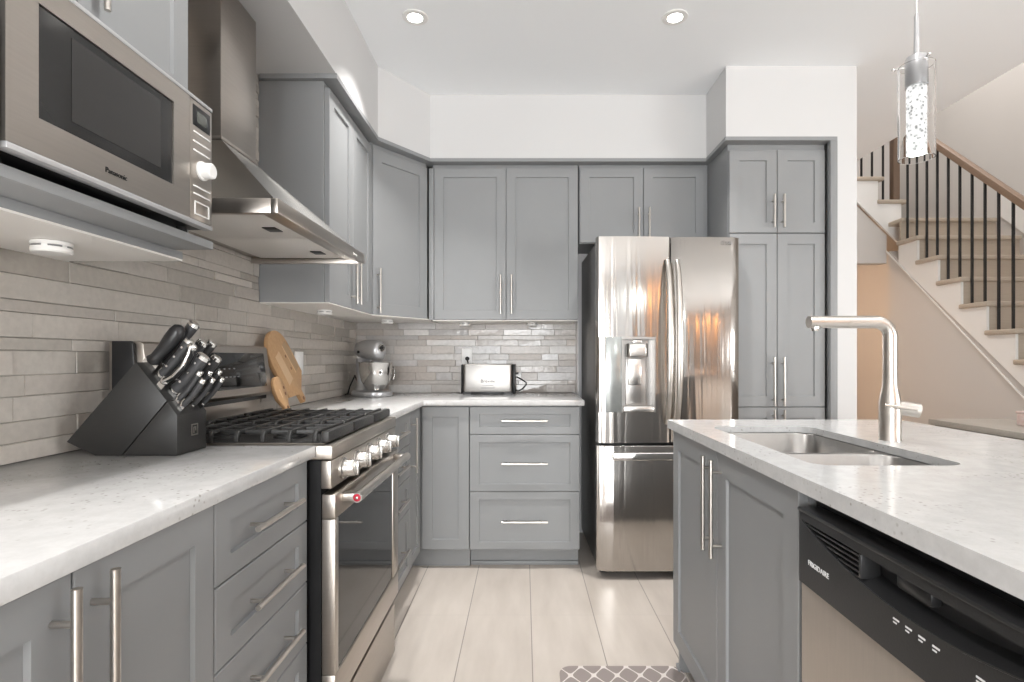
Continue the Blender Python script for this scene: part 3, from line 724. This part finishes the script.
# faucet
f = thing('faucet', 'brushed nickel faucet with a straight horizontal spout beside the sink', 'faucet', (1.0085, 1.488, .914))
mb = MB().lathe([(0, 0), (.0275, 0), (.0275, .004), (.0265, .006), (.0268, .06), (.0265, .105), (.0225, .128), (.0185, .15), (.0178, .17), (.0178, .18)], n=32)
mb.build('body', 'nickel', f, angle=50)
pts = [(0, 0, .178), (0, 0, .285)] + arc((-.04, .285), .04, 0, 90, 8)[1:] + [(-.12, 0, .325)]
mb = MB().tube(pts, [.0175] * len(pts), 20); mb.build('neck', 'nickel', f, angle=50)
sp = MB().cyl((-.1205, 0, .325), (-.224, 0, .325), .0175, .0165, 24).build('spray_head', 'nickel', f)
MB().lathe([(0, 0), (.0095, 0), (.0115, .008), (.0115, .012)], (-.207, 0, .300), (0, 0, 1), 20).build('nozzle', 'chrome', sp)
MB().cyl((.012, -.004, .092), (.066, -.02, .083), .0195, n=28).build('handle_barrel', 'nickel', f)
MB().tube([(.05, -.033, .088), (.0, -.034, .094), (-.036, -.032, .099)], [.0055, .005, .0042], 12).build('lever', 'nickel', f)

# dishwasher
g = thing('dishwasher', 'dishwasher with black control panel and steel door at the near end of the island', 'dishwasher', (.545, 1.066, 0), RX)
W_ = .62
MB().box(.004, W_, .03, .57, .11, .872).build('body', 'black', g)
MB().box(.004, W_, .075, .5, 0, .1095).build('toe_kick', 'black', g)
MB().box(.008, W_, -.002, .029, .115, .7085, .003).build('door', 'dish_steel', g)
# control panel with a boat-shaped hand recess
b = bmesh.new(); Z0, Z1 = .71, .846
rec = [(.032, .83)] + [(.032 + .568 * i / 24, .83 - .052 * math.sin(math.pi * i / 24) ** .8) for i in range(1, 24)] + [(.60, .83)]
def rv(poly, y): return [b.verts.new((x, y, z)) for x, z in poly]
ov = rv([(.02, Z0), (W_, Z0), (W_, Z1), (.02, Z1)], -.012); hv = rv(rec, -.012)
bmesh.ops.triangle_fill(b, use_beauty=True, use_dissolve=False, edges=[b.edges.new((p[i], p[(i + 1) % len(p)])) for p in (ov, hv) for i in range(len(p))])
bv = rv([(.02, Z0), (W_, Z0), (W_, Z1), (.02, Z1)], .028)
for i in range(4): b.faces.new((ov[i], ov[(i + 1) % 4], bv[(i + 1) % 4], bv[i]))
h2 = rv([(x, min(z + .012, .83)) for x, z in rec], .022)
for i in range(len(rec)): 
    try: b.faces.new((hv[i], hv[(i + 1) % len(rec)], h2[(i + 1) % len(rec)], h2[i]))
    except Exception: pass
b.faces.new(h2)
bmesh.ops.remove_doubles(b, verts=b.verts, dist=1e-5)
bmesh.ops.recalc_face_normals(b, faces=b.faces)
cp = MB().add(b).build('control_panel', 'panel_black', g, angle=30)
MB().box(.02, W_, -.016, .028, .8465, .853, .002).build('top_lip', 'panel_black', cp)
MB().tube([(x, -.0125, z) for x, z in rec[:-1]], .0016, 6).build('recess_edge', 'panel_black', cp)
mb = MB()
for i in range(5):
    z = .826 - i * .0085; x0 = .045 + i * .034
    mb.box(x0, .205, -.0115, -.006, z - .0035, z, .0006)
mb.build('vent_slats', 'panel_black', cp)
MB().box(.206, .212, -.0125, .02, .790, .829, .001).build('recess_divider', 'panel_black', cp)
MB().box(.27, .34, .002, .02, .802, .829, .006).build('latch', 'panel_black', cp)
text('lettering', 'FRIGIDAIRE', .0135, 'mark_white', cp, at_front(.088, -.0122, .757, 1.0))
for i in range(7):
    x = .287 + i * .025 if i < 4 else .43 + (i - 4) * .03
    MB().box(x, x + .012, -.0128, -.0118, .764, .7665).box(x, x + .007, -.0128, -.0118, .759, .761).build('button_mark', 'mark_white', cp)
c = thing('island_end_panel', 'grey end panel closing the near end of the island beside the dishwasher', 'panel', (.56, -.2, 0))
MB().box(0, .60, .62, .64, 0, .883, .001).build('panel_board', 'grey', c)
MB().box(.0, .60, .0, .62, ZB, .883).build('body', 'grey', c)

# ================================================================== KNIFE BLOCK
K = 540
kb = thing('knife_block', 'black slanted wooden knife block on the left counter', 'knife block', (-.92, 1.31, .914))
def KP(x, z): return (x + .92, z - .914)
prof = [KP(-1.056, .946), KP(-.989, .9145), KP(-.906, .9145), KP(-.80, 1.043), KP(-.8955, 1.131)]
prof = [KP(-1.056, .946), KP(-.989, .9145), KP(-.9285, .9145), KP(-.8235, 1.0412), KP(-.8955, 1.131)]
MB().prism(prof, -.065, .050, lambda u, v, w: (u, w, v), .002).build('main_block', 'block', kb)
prof = [KP(-.9270, .9145), KP(-.80, .9145), KP(-.80, 1.0085), KP(-.8225, 1.0398)]
MB().prism(prof, -.065, .050, lambda u, v, w: (u, w, v), .0018).build('steak_section', 'block', kb)
lm = MB().box(.1202, .1212, -.012, .014, .064, .067).box(.1202, .1212, -.012, .014, .039, .042).box(.1202, .1212, -.012, -.009, .042, .064).box(.1202, .1212, .011, .014, .042, .064).box(.1202, .1212, -.004, -.001, .044, .060).box(.1202, .1212, -.001, .006, .057, .060).box(.1202, .1212, .003, .006, .050, .057)
lm.build('emblem', 'nickel', kb)
# knives: each handle leaves the slanted face along the slot direction
e1 = Vector((-.895, 0, 1.131)); e2 = Vector((-.802, 0, 1.0087))           # the slanted face from its crest to its front corner
sl = (e2 - e1).normalized(); dv = Vector((.635, 0, .772)).normalized()     # along the face, along the slots
def knife(label, t, yy, L, hw, th, style, group='knives in the block'):
    p = e1 + (e2 - e1) * t + dv * (.005 if style == 'fat' else .011)
    k = thing('kitchen_knife', label, 'knife', (p.x, yy, p.z), 0, group)
    n = Vector((dv.z, 0, -dv.x))                                            # across the handle, in the block's profile plane
    T = Matrix(((n.x, 0, dv.x, 0), (0, 1, 0, 0), (n.z, 0, dv.z, 0), (0, 0, 0, 1)))
    bl = MB().box(-hw * .9, hw * .9, -.0009, .0009, -.010, .02, 0).xform(T).build('blade', 'chrome', k)
    lp = []
    if style == 'fat': S = [(.010, .55), (.018, .95), (.03, .72), (.06, .80), (.09, 1.0), (.115, .95), (.13, .7), (.136, .3)]
    elif style == 'big': S = [(.008, .9), (.014, .95), (.035, .80), (.06, .95), (.085, .85), (.105, 1.0), (.112, 1.0)]
    else: S = [(.006, .9), (.012, .9), (.04, .85), (.07, .95), (.08, .95)]
    top = S[-1][0]
    for h, w in S:
        z = h / top * (L - .008); lp.append([(hw * w * math.cos(2 * math.pi * j / 16) + .004 * math.sin(h / top * 3.1), th * min(1, w + .15) * math.sin(2 * math.pi * j / 16), z) for j in range(16)])
    hd = MB().loft(lp).xform(T).build('handle', 'handle_black' if style == 'fat' else 'grip_grey', k, angle=50)
    if style != 'fat':
        w = S[-1][1]
        MB().loft([[(hw * w * q * math.cos(2 * math.pi * j / 16) + .0002, th * q * math.sin(2 * math.pi * j / 16), z) for j in range(16)] for z, q in ((L - .008, 1.02), (L - .001, 1.02), (L + .0015, .8))]).xform(T).build('end_cap', 'chrome', hd)
        MB().loft([[(hw * q * math.cos(2 * math.pi * j / 16), th * q * math.sin(2 * math.pi * j / 16), z) for j in range(16)] for z, q in ((.002, .9), (.008, 1.0), (.012, .9))]).xform(T).build('bolster', 'chrome', hd)
        for fz in (.3, .55, .8) if style == 'big' else (): MB().cyl((0, -th * 1.02, fz * L), (0, th * 1.02, fz * L), .0028, n=10).xform(T).build('rivet', 'chrome', hd)
knife('thick black knife handle with no metal cap, highest at the back of the block', .10, 1.270, .128, .0195, .015, 'fat')
knife('black capped knife handle rising behind the thick uncapped one', .12, 1.305, .128, .014, .011, 'big')
knife('metal-capped carving knife handle in the second row, on the side away from the range', .36, 1.268, .112, .013, .010, 'big')
knife('capped knife handle in the second row, at the middle of the block', .40, 1.308, .116, .013, .010, 'big')
knife('capped knife handle in the second row, deepest toward the range', .42, 1.342, .118, .0135, .010, 'big')
knife('broad dark chef knife handle low on the slanted face, above the steak knives', .66, 1.275, .112, .0165, .012, 'big')
knife('dark capped knife handle low on the slanted face, on the range side', .66, 1.335, .108, .0135, .010, 'big')
for r_, t in enumerate((.82, .93)):
    for i, yy in enumerate((1.262, 1.302, 1.342)):
        knife('slim steak knife with dark grip, %s in the %s row of the block' % (('nearest', 'middle', 'farthest')[i], ('upper steak-knife', 'lowest steak-knife')[r_]), t, yy, .088 - .006 * r_, .0075, .0065, 'small', 'steak knives in the front of the block')
# scissors handle
k = thing('kitchen_shears', 'kitchen shears with silver-edged black handle in the middle of the knife block', 'scissors', ((e1 + (e2 - e1) * .50 + dv * .011).x, 1.253, (e1 + (e2 - e1) * .50 + dv * .011).z))
n = Vector((dv.z, 0, -dv.x)); T = Matrix(((n.x, 0, dv.x, 0), (0, 1, 0, 0), (n.z, 0, dv.z, 0), (0, 0, 0, 1)))
MB().box(-.008, .008, -.002, .002, -.01, .02).xform(T).build('blade', 'chrome', k)
pts = [(.0, 0, .012), (.010, 0, .035), (.012, 0, .065), (.006, 0, .095), (-.002, 0, .115)]
MB().tube(pts, [.007, .0085, .0085, .0085, .006], 12).xform(T).build('handle', 'handle_black', k)
MB().tube([(x + .002, -.0075, z) for x, y, z in pts], [.0035] * 5, 8).sphere((0, 0, .113), .011, .009, .009).sphere((.0, 0, .010), .010, .007, .008).xform(T).build('handle_trim', 'chrome', k)

# ================================================================== SMALL THINGS ON THE BACK COUNTER
t = thing('toaster', 'silver toaster on the back counter with a black cord', 'toaster', (-.223, 3.335, .914))
prof = rrect(-.158, .155, .0, .14, .022, 6)
mb = MB().prism(prof, .014, .188, XYZ, .006, 3, True); sh = mb.build('shell', 'toaster_steel', t)
mb = MB().box(-.167, -.1585, .004, .136, .004, .186, .003); mb.build('end_cap', 'black', t)
ec = MB().box(.1555, .169, .004, .136, .004, .187, .003).build('end_cap', 'black', t)
MB().box(.1692, .188, .055, .085, .125, .134, .003).build('lever', 'black', ec)
MB().box(-.155, .152, .003, .137, 0, .0135).box(-.105, .10, .0005, .003, .0, .018, .001).build('base', 'black', t)
mb = MB().box(-.12, .12, .035, .058, .1878, .1885).box(-.12, .12, .082, .105, .1878, .1885); mb.build('slot', 'black', t)
text('lettering', 'Breville', .03, 'dark_line', sh, at_front(.0, -.0014, .083), .001)
MB().box(-.034, .034, -.0018, .0004, .0545, .058).build('fine_print', 'mark_grey', sh)
MB().box(-.042, .042, -.0018, .0004, .0385, .0445).build('fine_print', 'mark_grey', sh)
pts = [(.165, .12, .02), (.19, .125, .014), (.215, .13, .03), (.238, .13, .055), (.236, .135, .07), (.20, .14, .092), (.172, .135, .105)]
MB().tube(pts, .0042, 8).build('cord', 'rubber', t)
pl = MB().cyl((-.142, .152, .222), (-.142, .130, .222), .013).cyl((-.142, .134, .222), (-.137, .137, .19), .006, .004, 8).build('plug', 'rubber', t)

o = thing('wall_outlet', 'white wall outlet plate behind the toaster', 'outlet', (-.37, 3.508, 1.145))
MB().box(-.034, .034, -.007, .0, -.056, .056, .002).build('plate', 'plate', o)
MB().box(-.017, .017, -.0085, -.0068, -.048, -.006, .0008).build('socket', 'plate', o)
o = thing('switch_plate', 'white wall plate on the left tiled wall beside the cutting boards', 'switch plate', (-1.091, 2.615, 1.115))
MB().box(.0, .008, -.052, .038, -.056, .056, .002).build('plate', 'plate', o)
MB().box(.008, .0105, -.024, .010, -.032, .032, .001).build('rocker', 'plate', o)

# stand mixer facing +X
t = thing('stand_mixer', 'silver stand mixer with polished bowl in the counter corner', 'stand mixer', (-.925, 3.25, .914), R(-45))
SX = lambda L_, hw, zt, zb, xo, n=20: None
base = [(x, y) for x, y in rrect(-.115, .155, -.095, .095, .085, 8)]
MB().prism(base, .0, .030, XYZ, .008, 3, True).build('base', 'silver_paint', t)
lp = []
for z, cx, rx, ry in ((.028, -.07, .045, .06), (.06, -.075, .034, .048), (.12, -.08, .03, .042), (.18, -.075, .035, .045), (.225, -.07, .045, .05)):
    lp.append([(cx + rx * math.cos(2 * math.pi * j / 20), ry * math.sin(2 * math.pi * j / 20), z) for j in range(20)])
MB().loft(lp).build('column', 'silver_paint', t, angle=60)
lp = []
for x, ry, rz, cz in ((-.125, .012, .012, .275), (-.12, .035, .035, .277), (-.10, .053, .05, .278), (-.05, .06, .058, .278), (.02, .058, .060, .276), (.07, .052, .062, .271), (.10, .046, .060, .268), (.115, .036, .045, .272), (.12, .015, .02, .275)):
    lp.append([(x, ry * math.cos(2 * math.pi * j / 24), cz + rz * math.sin(2 * math.pi * j / 24)) for j in range(24)])
hd = MB().loft(lp).build('head', 'silver_paint', t, angle=60)
MB().lathe([(.0, 0), (.02, 0), (.021, .016), (.017, .02), (0, .02)], (.116, 0, .285), (1, 0, 0), 24).build('hub', 'chrome', hd)
MB().sphere((.152, -.012, .285), .010).cyl((.136, -.008, .285), (.150, -.012, .285), .004).build('hub_knob', 'black', hd)
MB().cyl((.065, 0, .21), (.065, 0, .175), .028, .022).build('beater_shaft', 'silver_paint', hd)
MB().cyl((-.03, -.058, .262), (-.03, -.067, .262), .008).build('speed_knob', 'black', hd)
MB().box(-.08, -.02, -.0595, -.054, .238, .243, .001).build('trim_band', 'chrome', hd)
bw = MB().lathe([(0, .036), (.045, .036), (.052, .046), (.06, .05), (.083, .09), (.093, .14), (.096, .195), (.100, .200), (.096, .202), (.092, .195), (.09, .14), (.08, .095), (.05, .056), (0, .054)], (.062, 0, 0), n=36).build('bowl', 'chrome', t, angle=50)
MB().tube([(.062, .093, .175), (.062, .125, .165), (.062, .13, .13), (.062, .12, .095), (.062, .085, .10)], .006, 10).build('handle', 'chrome', bw)
pts = [(-.105, -.02, .06), (-.135, -.03, .12), (-.15, -.03, .10), (-.16, -.05, .05), (-.165, -.06, .006), (-.12, -.10, .005)]
MB().tube(pts, .0045, 8).build('cord', 'rubber', t)

# cutting boards leaning on the left wall
def board(label, u0, lean, L, wd, th, hl, rot, y, z, stripes, mname='wood'):
    t = thing('cutting_board', label, 'cutting board', (u0, y, z), 0, 'cutting boards by the range')
    # outline in local (a along board, b across): handle at a=0, rounded head at a=L
    o = [(0, -.018), (hl, -.020), (hl + .045, -wd / 2)]
    hc = L - wd / 2
    o += [(hc + wd / 2 * math.cos(R(a)), wd / 2 * math.sin(R(a))) for a in range(-90, 91, 12)]
    o += [(hl + .045, wd / 2), (hl, .020), (0, .018), (-.008, .0)]
    T = Matrix.Rotation(R(-lean), 4, 'Y') @ Matrix.Rotation(R(rot), 4, 'X')      # a -> rotated in the y-z plane, thickness along x
    mb = MB().prism(o, 0, th, lambda u, v, w: (w, u, v), .003, 2, True).xform(T)
    bd = mb.build('board', mname, t)
    for b0, b1, m in stripes:
        xa = hl + .075; xb = L - .085
        sb = MB().prism([(xa, b0), (xb, b0 * .92), (xb, b1 * .92), (xa, b1)], th, th + .0006, lambda u, v, w: (w, u, v)).xform(T).build('inlay_strip', m, bd)
    mb = MB()
    for a, b_ in ((L * .62, -.03), (L * .45, -.025)): mb.lathe([(0, 0), (.007, 0), (.006, .0003), (0, .0004)], (th, a, b_), (1, 0, 0), 12)
    mb.xform(T).build('knot', 'wood_dark', bd)
    MB().lathe([(0, 0), (.009, 0), (0, .0005)], (th, .012, 0), (1, 0, 0), 14).xform(T).build('hanging_hole', 'wood_dark', bd)
    return t
board('long paddle board with pale strips, handle pointing down to the counter', -.985, 14, .345, .215, .018, .045, 121, 2.385, .950, [(-.096, -.052, 'wood_tan'), (-.050, -.043, 'wood_light'), (.005, .062, 'wood_light')])
board('shorter plain wooden board low in front of the long paddle board', -.958, 15, .145, .10, .016, .02, 105, 2.168, .926, [(.01, .016, 'wood_light')])

# ================================================================== PENDANT, DOWNLIGHTS
p = thing('pendant_light', 'clear glass cylinder pendant light with lit bubble-glass core above the island', 'pendant light', (.95, 1.307, 1.622))
MB().lathe([(.038, .0), (.038, .225), (.0358, .225), (.0358, .0), (.038, .0)], n=40).build('glass_shade', 'glass', p)
MB().lathe([(0, .012), (.020, .012), (.021, .016), (.021, .170), (.019, .173), (0, .173)], n=28).build('bubble_core', 'pendant_core', p)
MB().lathe([(0, .1735), (.0235, .1735), (.0235, .243), (.021, .247), (.006, .249), (.005, .345), (.0025, .352), (0, .352)], n=28).build('lamp_holder', 'silver_paint', p, angle=40)
mb = MB()
for a in (25, 145, 265): mb.tube([(.022 * math.cos(R(a)), .022 * math.sin(R(a)), .228), (.046 * math.cos(R(a)), .046 * math.sin(R(a)), .229)], .0022, 8).sphere((.046 * math.cos(R(a)), .046 * math.sin(R(a)), .229), .0045)
mb.build('shade_pin', 'chrome', p)
MB().tube([(0, 0, .35), (.0015, 0, .5), (-.001, 0, .8), (0, 0, 1.046)], .0016, 8).build('cord', 'mark_white', p)
MB().lathe([(0, 1.03), (.05, 1.03), (.055, 1.062), (0, 1.062)], n=28).build('ceiling_rose', 'silver_paint', p)
l = bpy.data.lights.new('pendant_glow', 'POINT'); l.energy = 2; l.shadow_soft_size = .03; l.color = (.95, 1, .97)
lo_ = bpy.data.objects.new('pendant_glow', l); COL.objects.link(lo_); lo_.parent = p; lo_.location = (0, 0, -.02)

POT = 9
def downlight(x, y, label):
    t = thing('ceiling_downlight', label, 'downlight', (x, y, 2.68), 0, 'round downlights in the white ceiling')
    MB().lathe([(.034, -.0045), (.040, -.006), (.056, -.004), (.058, 0)], n=36).build('trim_ring', 'white', t)
    MB().lathe([(0, -.0035), (.034, -.0040)], n=28).build('lens', 'lens', t)
    area('downlight_lamp', (0, 0, -.008), (0, 0, 0), .07, .07, POT * .58, (1, .98, .955), 'DISK', t, 92)
downlight(-.492, 2.439, 'round recessed ceiling light above the range side of the kitchen aisle')
downlight(.682, 2.439, 'round recessed ceiling light in front of the fridge')
for x, y, k in ((-.49, .9, .5), (.68, .9, .1), (-.49, -.7, .5), (.68, -.7, .1), (2.1, .6, .15), (2.1, -1.2, .4), (.1, -2.4, .6), (2.3, 1.5, .25), (2.3, 4.0, .4)):  # unseen lamps without fixtures; the hall ones are added to brighten the stairs
    area('unseen_downlight', (x, y, 2.672), (0, 0, 0), .07, .07, POT * k, (1, .98, .955), 'DISK', None, 125)

# ================================================================== STAIRS
st = thing('staircase', 'taupe oak staircase with white stringer and black balusters', 'staircase', (3.35, 2.6, 0))
off = Vector((-3.35, -2.6, 0))
def S(mb): return mb.xform(Matrix.Translation(off))
YN, ZN, RUN, RISE = 4.573, 2.18, .23, .21
for k in range(10):
    y, z = YN - k * RUN, ZN - k * RISE
    S(MB().box(3.325, 4.222, y, y + RUN + .025, z - .036, z, .010, 3)).build('tread', 'stair_wood', st)
    S(MB().box(3.372, 4.222, y + .028, y + .045, max(0.001, z - RISE), z - .0365)).build('riser', 'stair_wood', st)
# landing and the short upper flight turning left
S(MB().box(3.362, 4.222, YN + RUN, 4.99, 2.354, 2.39, .010, 3).box(3.372, 4.222, 4.985, 6.19, 2.354, 2.3895)).build('landing', 'stair_wood', st)
S(MB().box(3.372, 4.222, YN + RUN + .028, YN + RUN + .045, ZN, 2.3535)).build('riser', 'stair_wood', st)
for xr, z in ((3.537, 2.603), (3.324, 2.815), (3.11, 3.027)):
    S(MB().box(xr - .27, xr, 4.975, 6.19, z - .036, z, .010, 3)).build('tread', 'stair_wood', st)
    S(MB().box(xr - .05, xr - .03, 5.02, 6.19, z - RISE + .001, z - .0365)).build('riser', 'stair_wood', st)
# white stringers (cut to the steps)
pr = []
for k in range(10):
    y, z = YN - k * RUN + .03, ZN - k * RISE - .036
    pr += [(y + RUN, z), (y, z)]
pr += [(pr[-1][0], max(.0, pr[-1][1] - .21)), (YN + .26, ZN + .21 * .26 / .23 - .155)]
low = lambda y: ZN - (YN - y) * RISE / RUN - .433
pr = pr[:-2]; yl = pr[-1][0]; pr += [(yl, max(.01, low(yl))), (YN + .26, low(YN + .26))]
S(MB().prism(pr, 3.352, 3.3715, lambda u, v, w: (w, u, v))).build('stringer', 'white', st, smooth=False)
a0, a1 = 4.985, 2.80
S(MB().prism([(a0, low(a0) + .008), (a1, low(a1) + .008), (a1, low(a1) - .008), (a0, low(a0) - .008)], 3.342, 3.3515, lambda u, v, w: (w, u, v), .002)).build('stringer_moulding', 'white', st)
pr = [(2.70, 2.99), (3.06, 2.99), (3.06, 2.778), (3.275, 2.778), (3.275, 2.566), (3.49, 2.566), (3.49, 2.391), (3.47, 2.20), (2.70, 2.96)]
S(MB().prism(pr, 4.995, 5.018, lambda u, v, w: (u, w, v))).build('stringer', 'white', st, smooth=False)
rail = lambda y: 2.92 - (4.467 - y) * RISE / RUN
for i in range(18):
    y = 4.787 - i * .115; k = math.floor((YN + .02 - y) / RUN) if False else None
    # the tread under this baluster
    zt = max([ZN - k * RISE for k in range(10) if YN - k * RUN <= y <= YN - k * RUN + RUN + .02] or [0])
    S(MB().box(3.393, 3.407, y - .007, y + .007, zt + .0002, rail(y) - .032)).build('baluster', 'black', st)
y0, y1 = 5.03, 2.75
S(MB().prism([(-.03, -.03), (.03, -.03), (.034, .0), (.028, .028), (.012, .036), (-.012, .036), (-.028, .028), (-.034, .0)], 0, 1, lambda u, v, w: (3.40 + u, y0 + (y1 - y0) * w, rail(y0 + (y1 - y0) * w) + v), .003, 2, True)).build('handrail', 'rail_wood', st)
S(MB().box(3.443, 3.503, 5.03, 5.09, 2.6035, 4.0, .004)).build('newel_post', 'newel', st)
S(MB().box(3.36, 3.44, 2.66, 2.74, .0, 1.40, .004)).build('newel_post', 'newel', st)
for x, zb in ((3.155, 2.815), (3.254, 2.815), (3.357, 2.603)):
    S(MB().box(x - .007, x + .007, 5.043, 5.057, zb + .0005, 3.9)).build('baluster', 'black', st)
a0, a1 = 4.8, 2.7
sk = lambda y: ZN - (YN - y) * RISE / RUN
S(MB().prism([(a0, sk(a0) + .02), (a1, sk(a1) + .02), (a1, sk(a1) + .28), (a0, sk(a0) + .28)], 4.224, 4.2395, lambda u, v, w: (w, u, v))).build('wall_skirt', 'white', st)
# wall under the stairs, and the lintel over the hall opening
struct('wall_under_stairs', MB().prism([(4.99, 0), (yl, 0), (yl, max(.01, low(yl))), (4.99, low(4.99))], 3.372, 3.45, lambda u, v, w: (w, u, v)), 'beige', smooth=False)
struct('wall_lintel', MB().prism([(1.76, 2.02), (3.371, 2.02), (3.371, 2.28), (2.70, 2.945), (1.76, 2.945)], 5.0195, 5.12, lambda u, v, w: (u, w, v)), 'beige', smooth=False)

# ================================================================== SIDEBOARD beyond the island
s = thing('sideboard', 'low taupe sideboard with speckled granite top beyond the island, below the stairs', 'sideboard', (2.2, 2.94, 0), RX)
MB().box(-.0, 1.5, -.0, .42, .78, .81, .003).build('top', 'granite', s)
MB().box(.01, 1.49, .03, .41, .06, .7795).build('body', 'taupe', s)
MB().box(.03, 1.47, .06, .39, 0, .0595).build('base', 'taupe', s)
for a in (.014, .295, .66, 1.03): shaker('door', s, a, a + (.278 if a < .02 else .36), .07, .775, st=.05, m='taupe', t=.025).location = (0, .004, 0)
s = thing('patterned_box', 'small pink and white patterned box standing on the sideboard', 'box', (2.475, 2.60, .8105))
MB().box(-.06, .06, -.05, .05, 0, .058, .004).build('box_body', 'pink_pattern', s)
MB().box(-.062, .062, -.052, .052, .0582, .070, .003).build('lid', 'pink_pattern', s)

# ================================================================== RUG
r_ = MB().prism(rrect(.128, .575, .9, 1.986, .045, 8), .0005, .009, XYZ, .003, 2, True)
tag(r_.build('floor_mat', 'rug'), 'grey-mauve kitchen mat with white trellis pattern on the tile floor', 'mat')
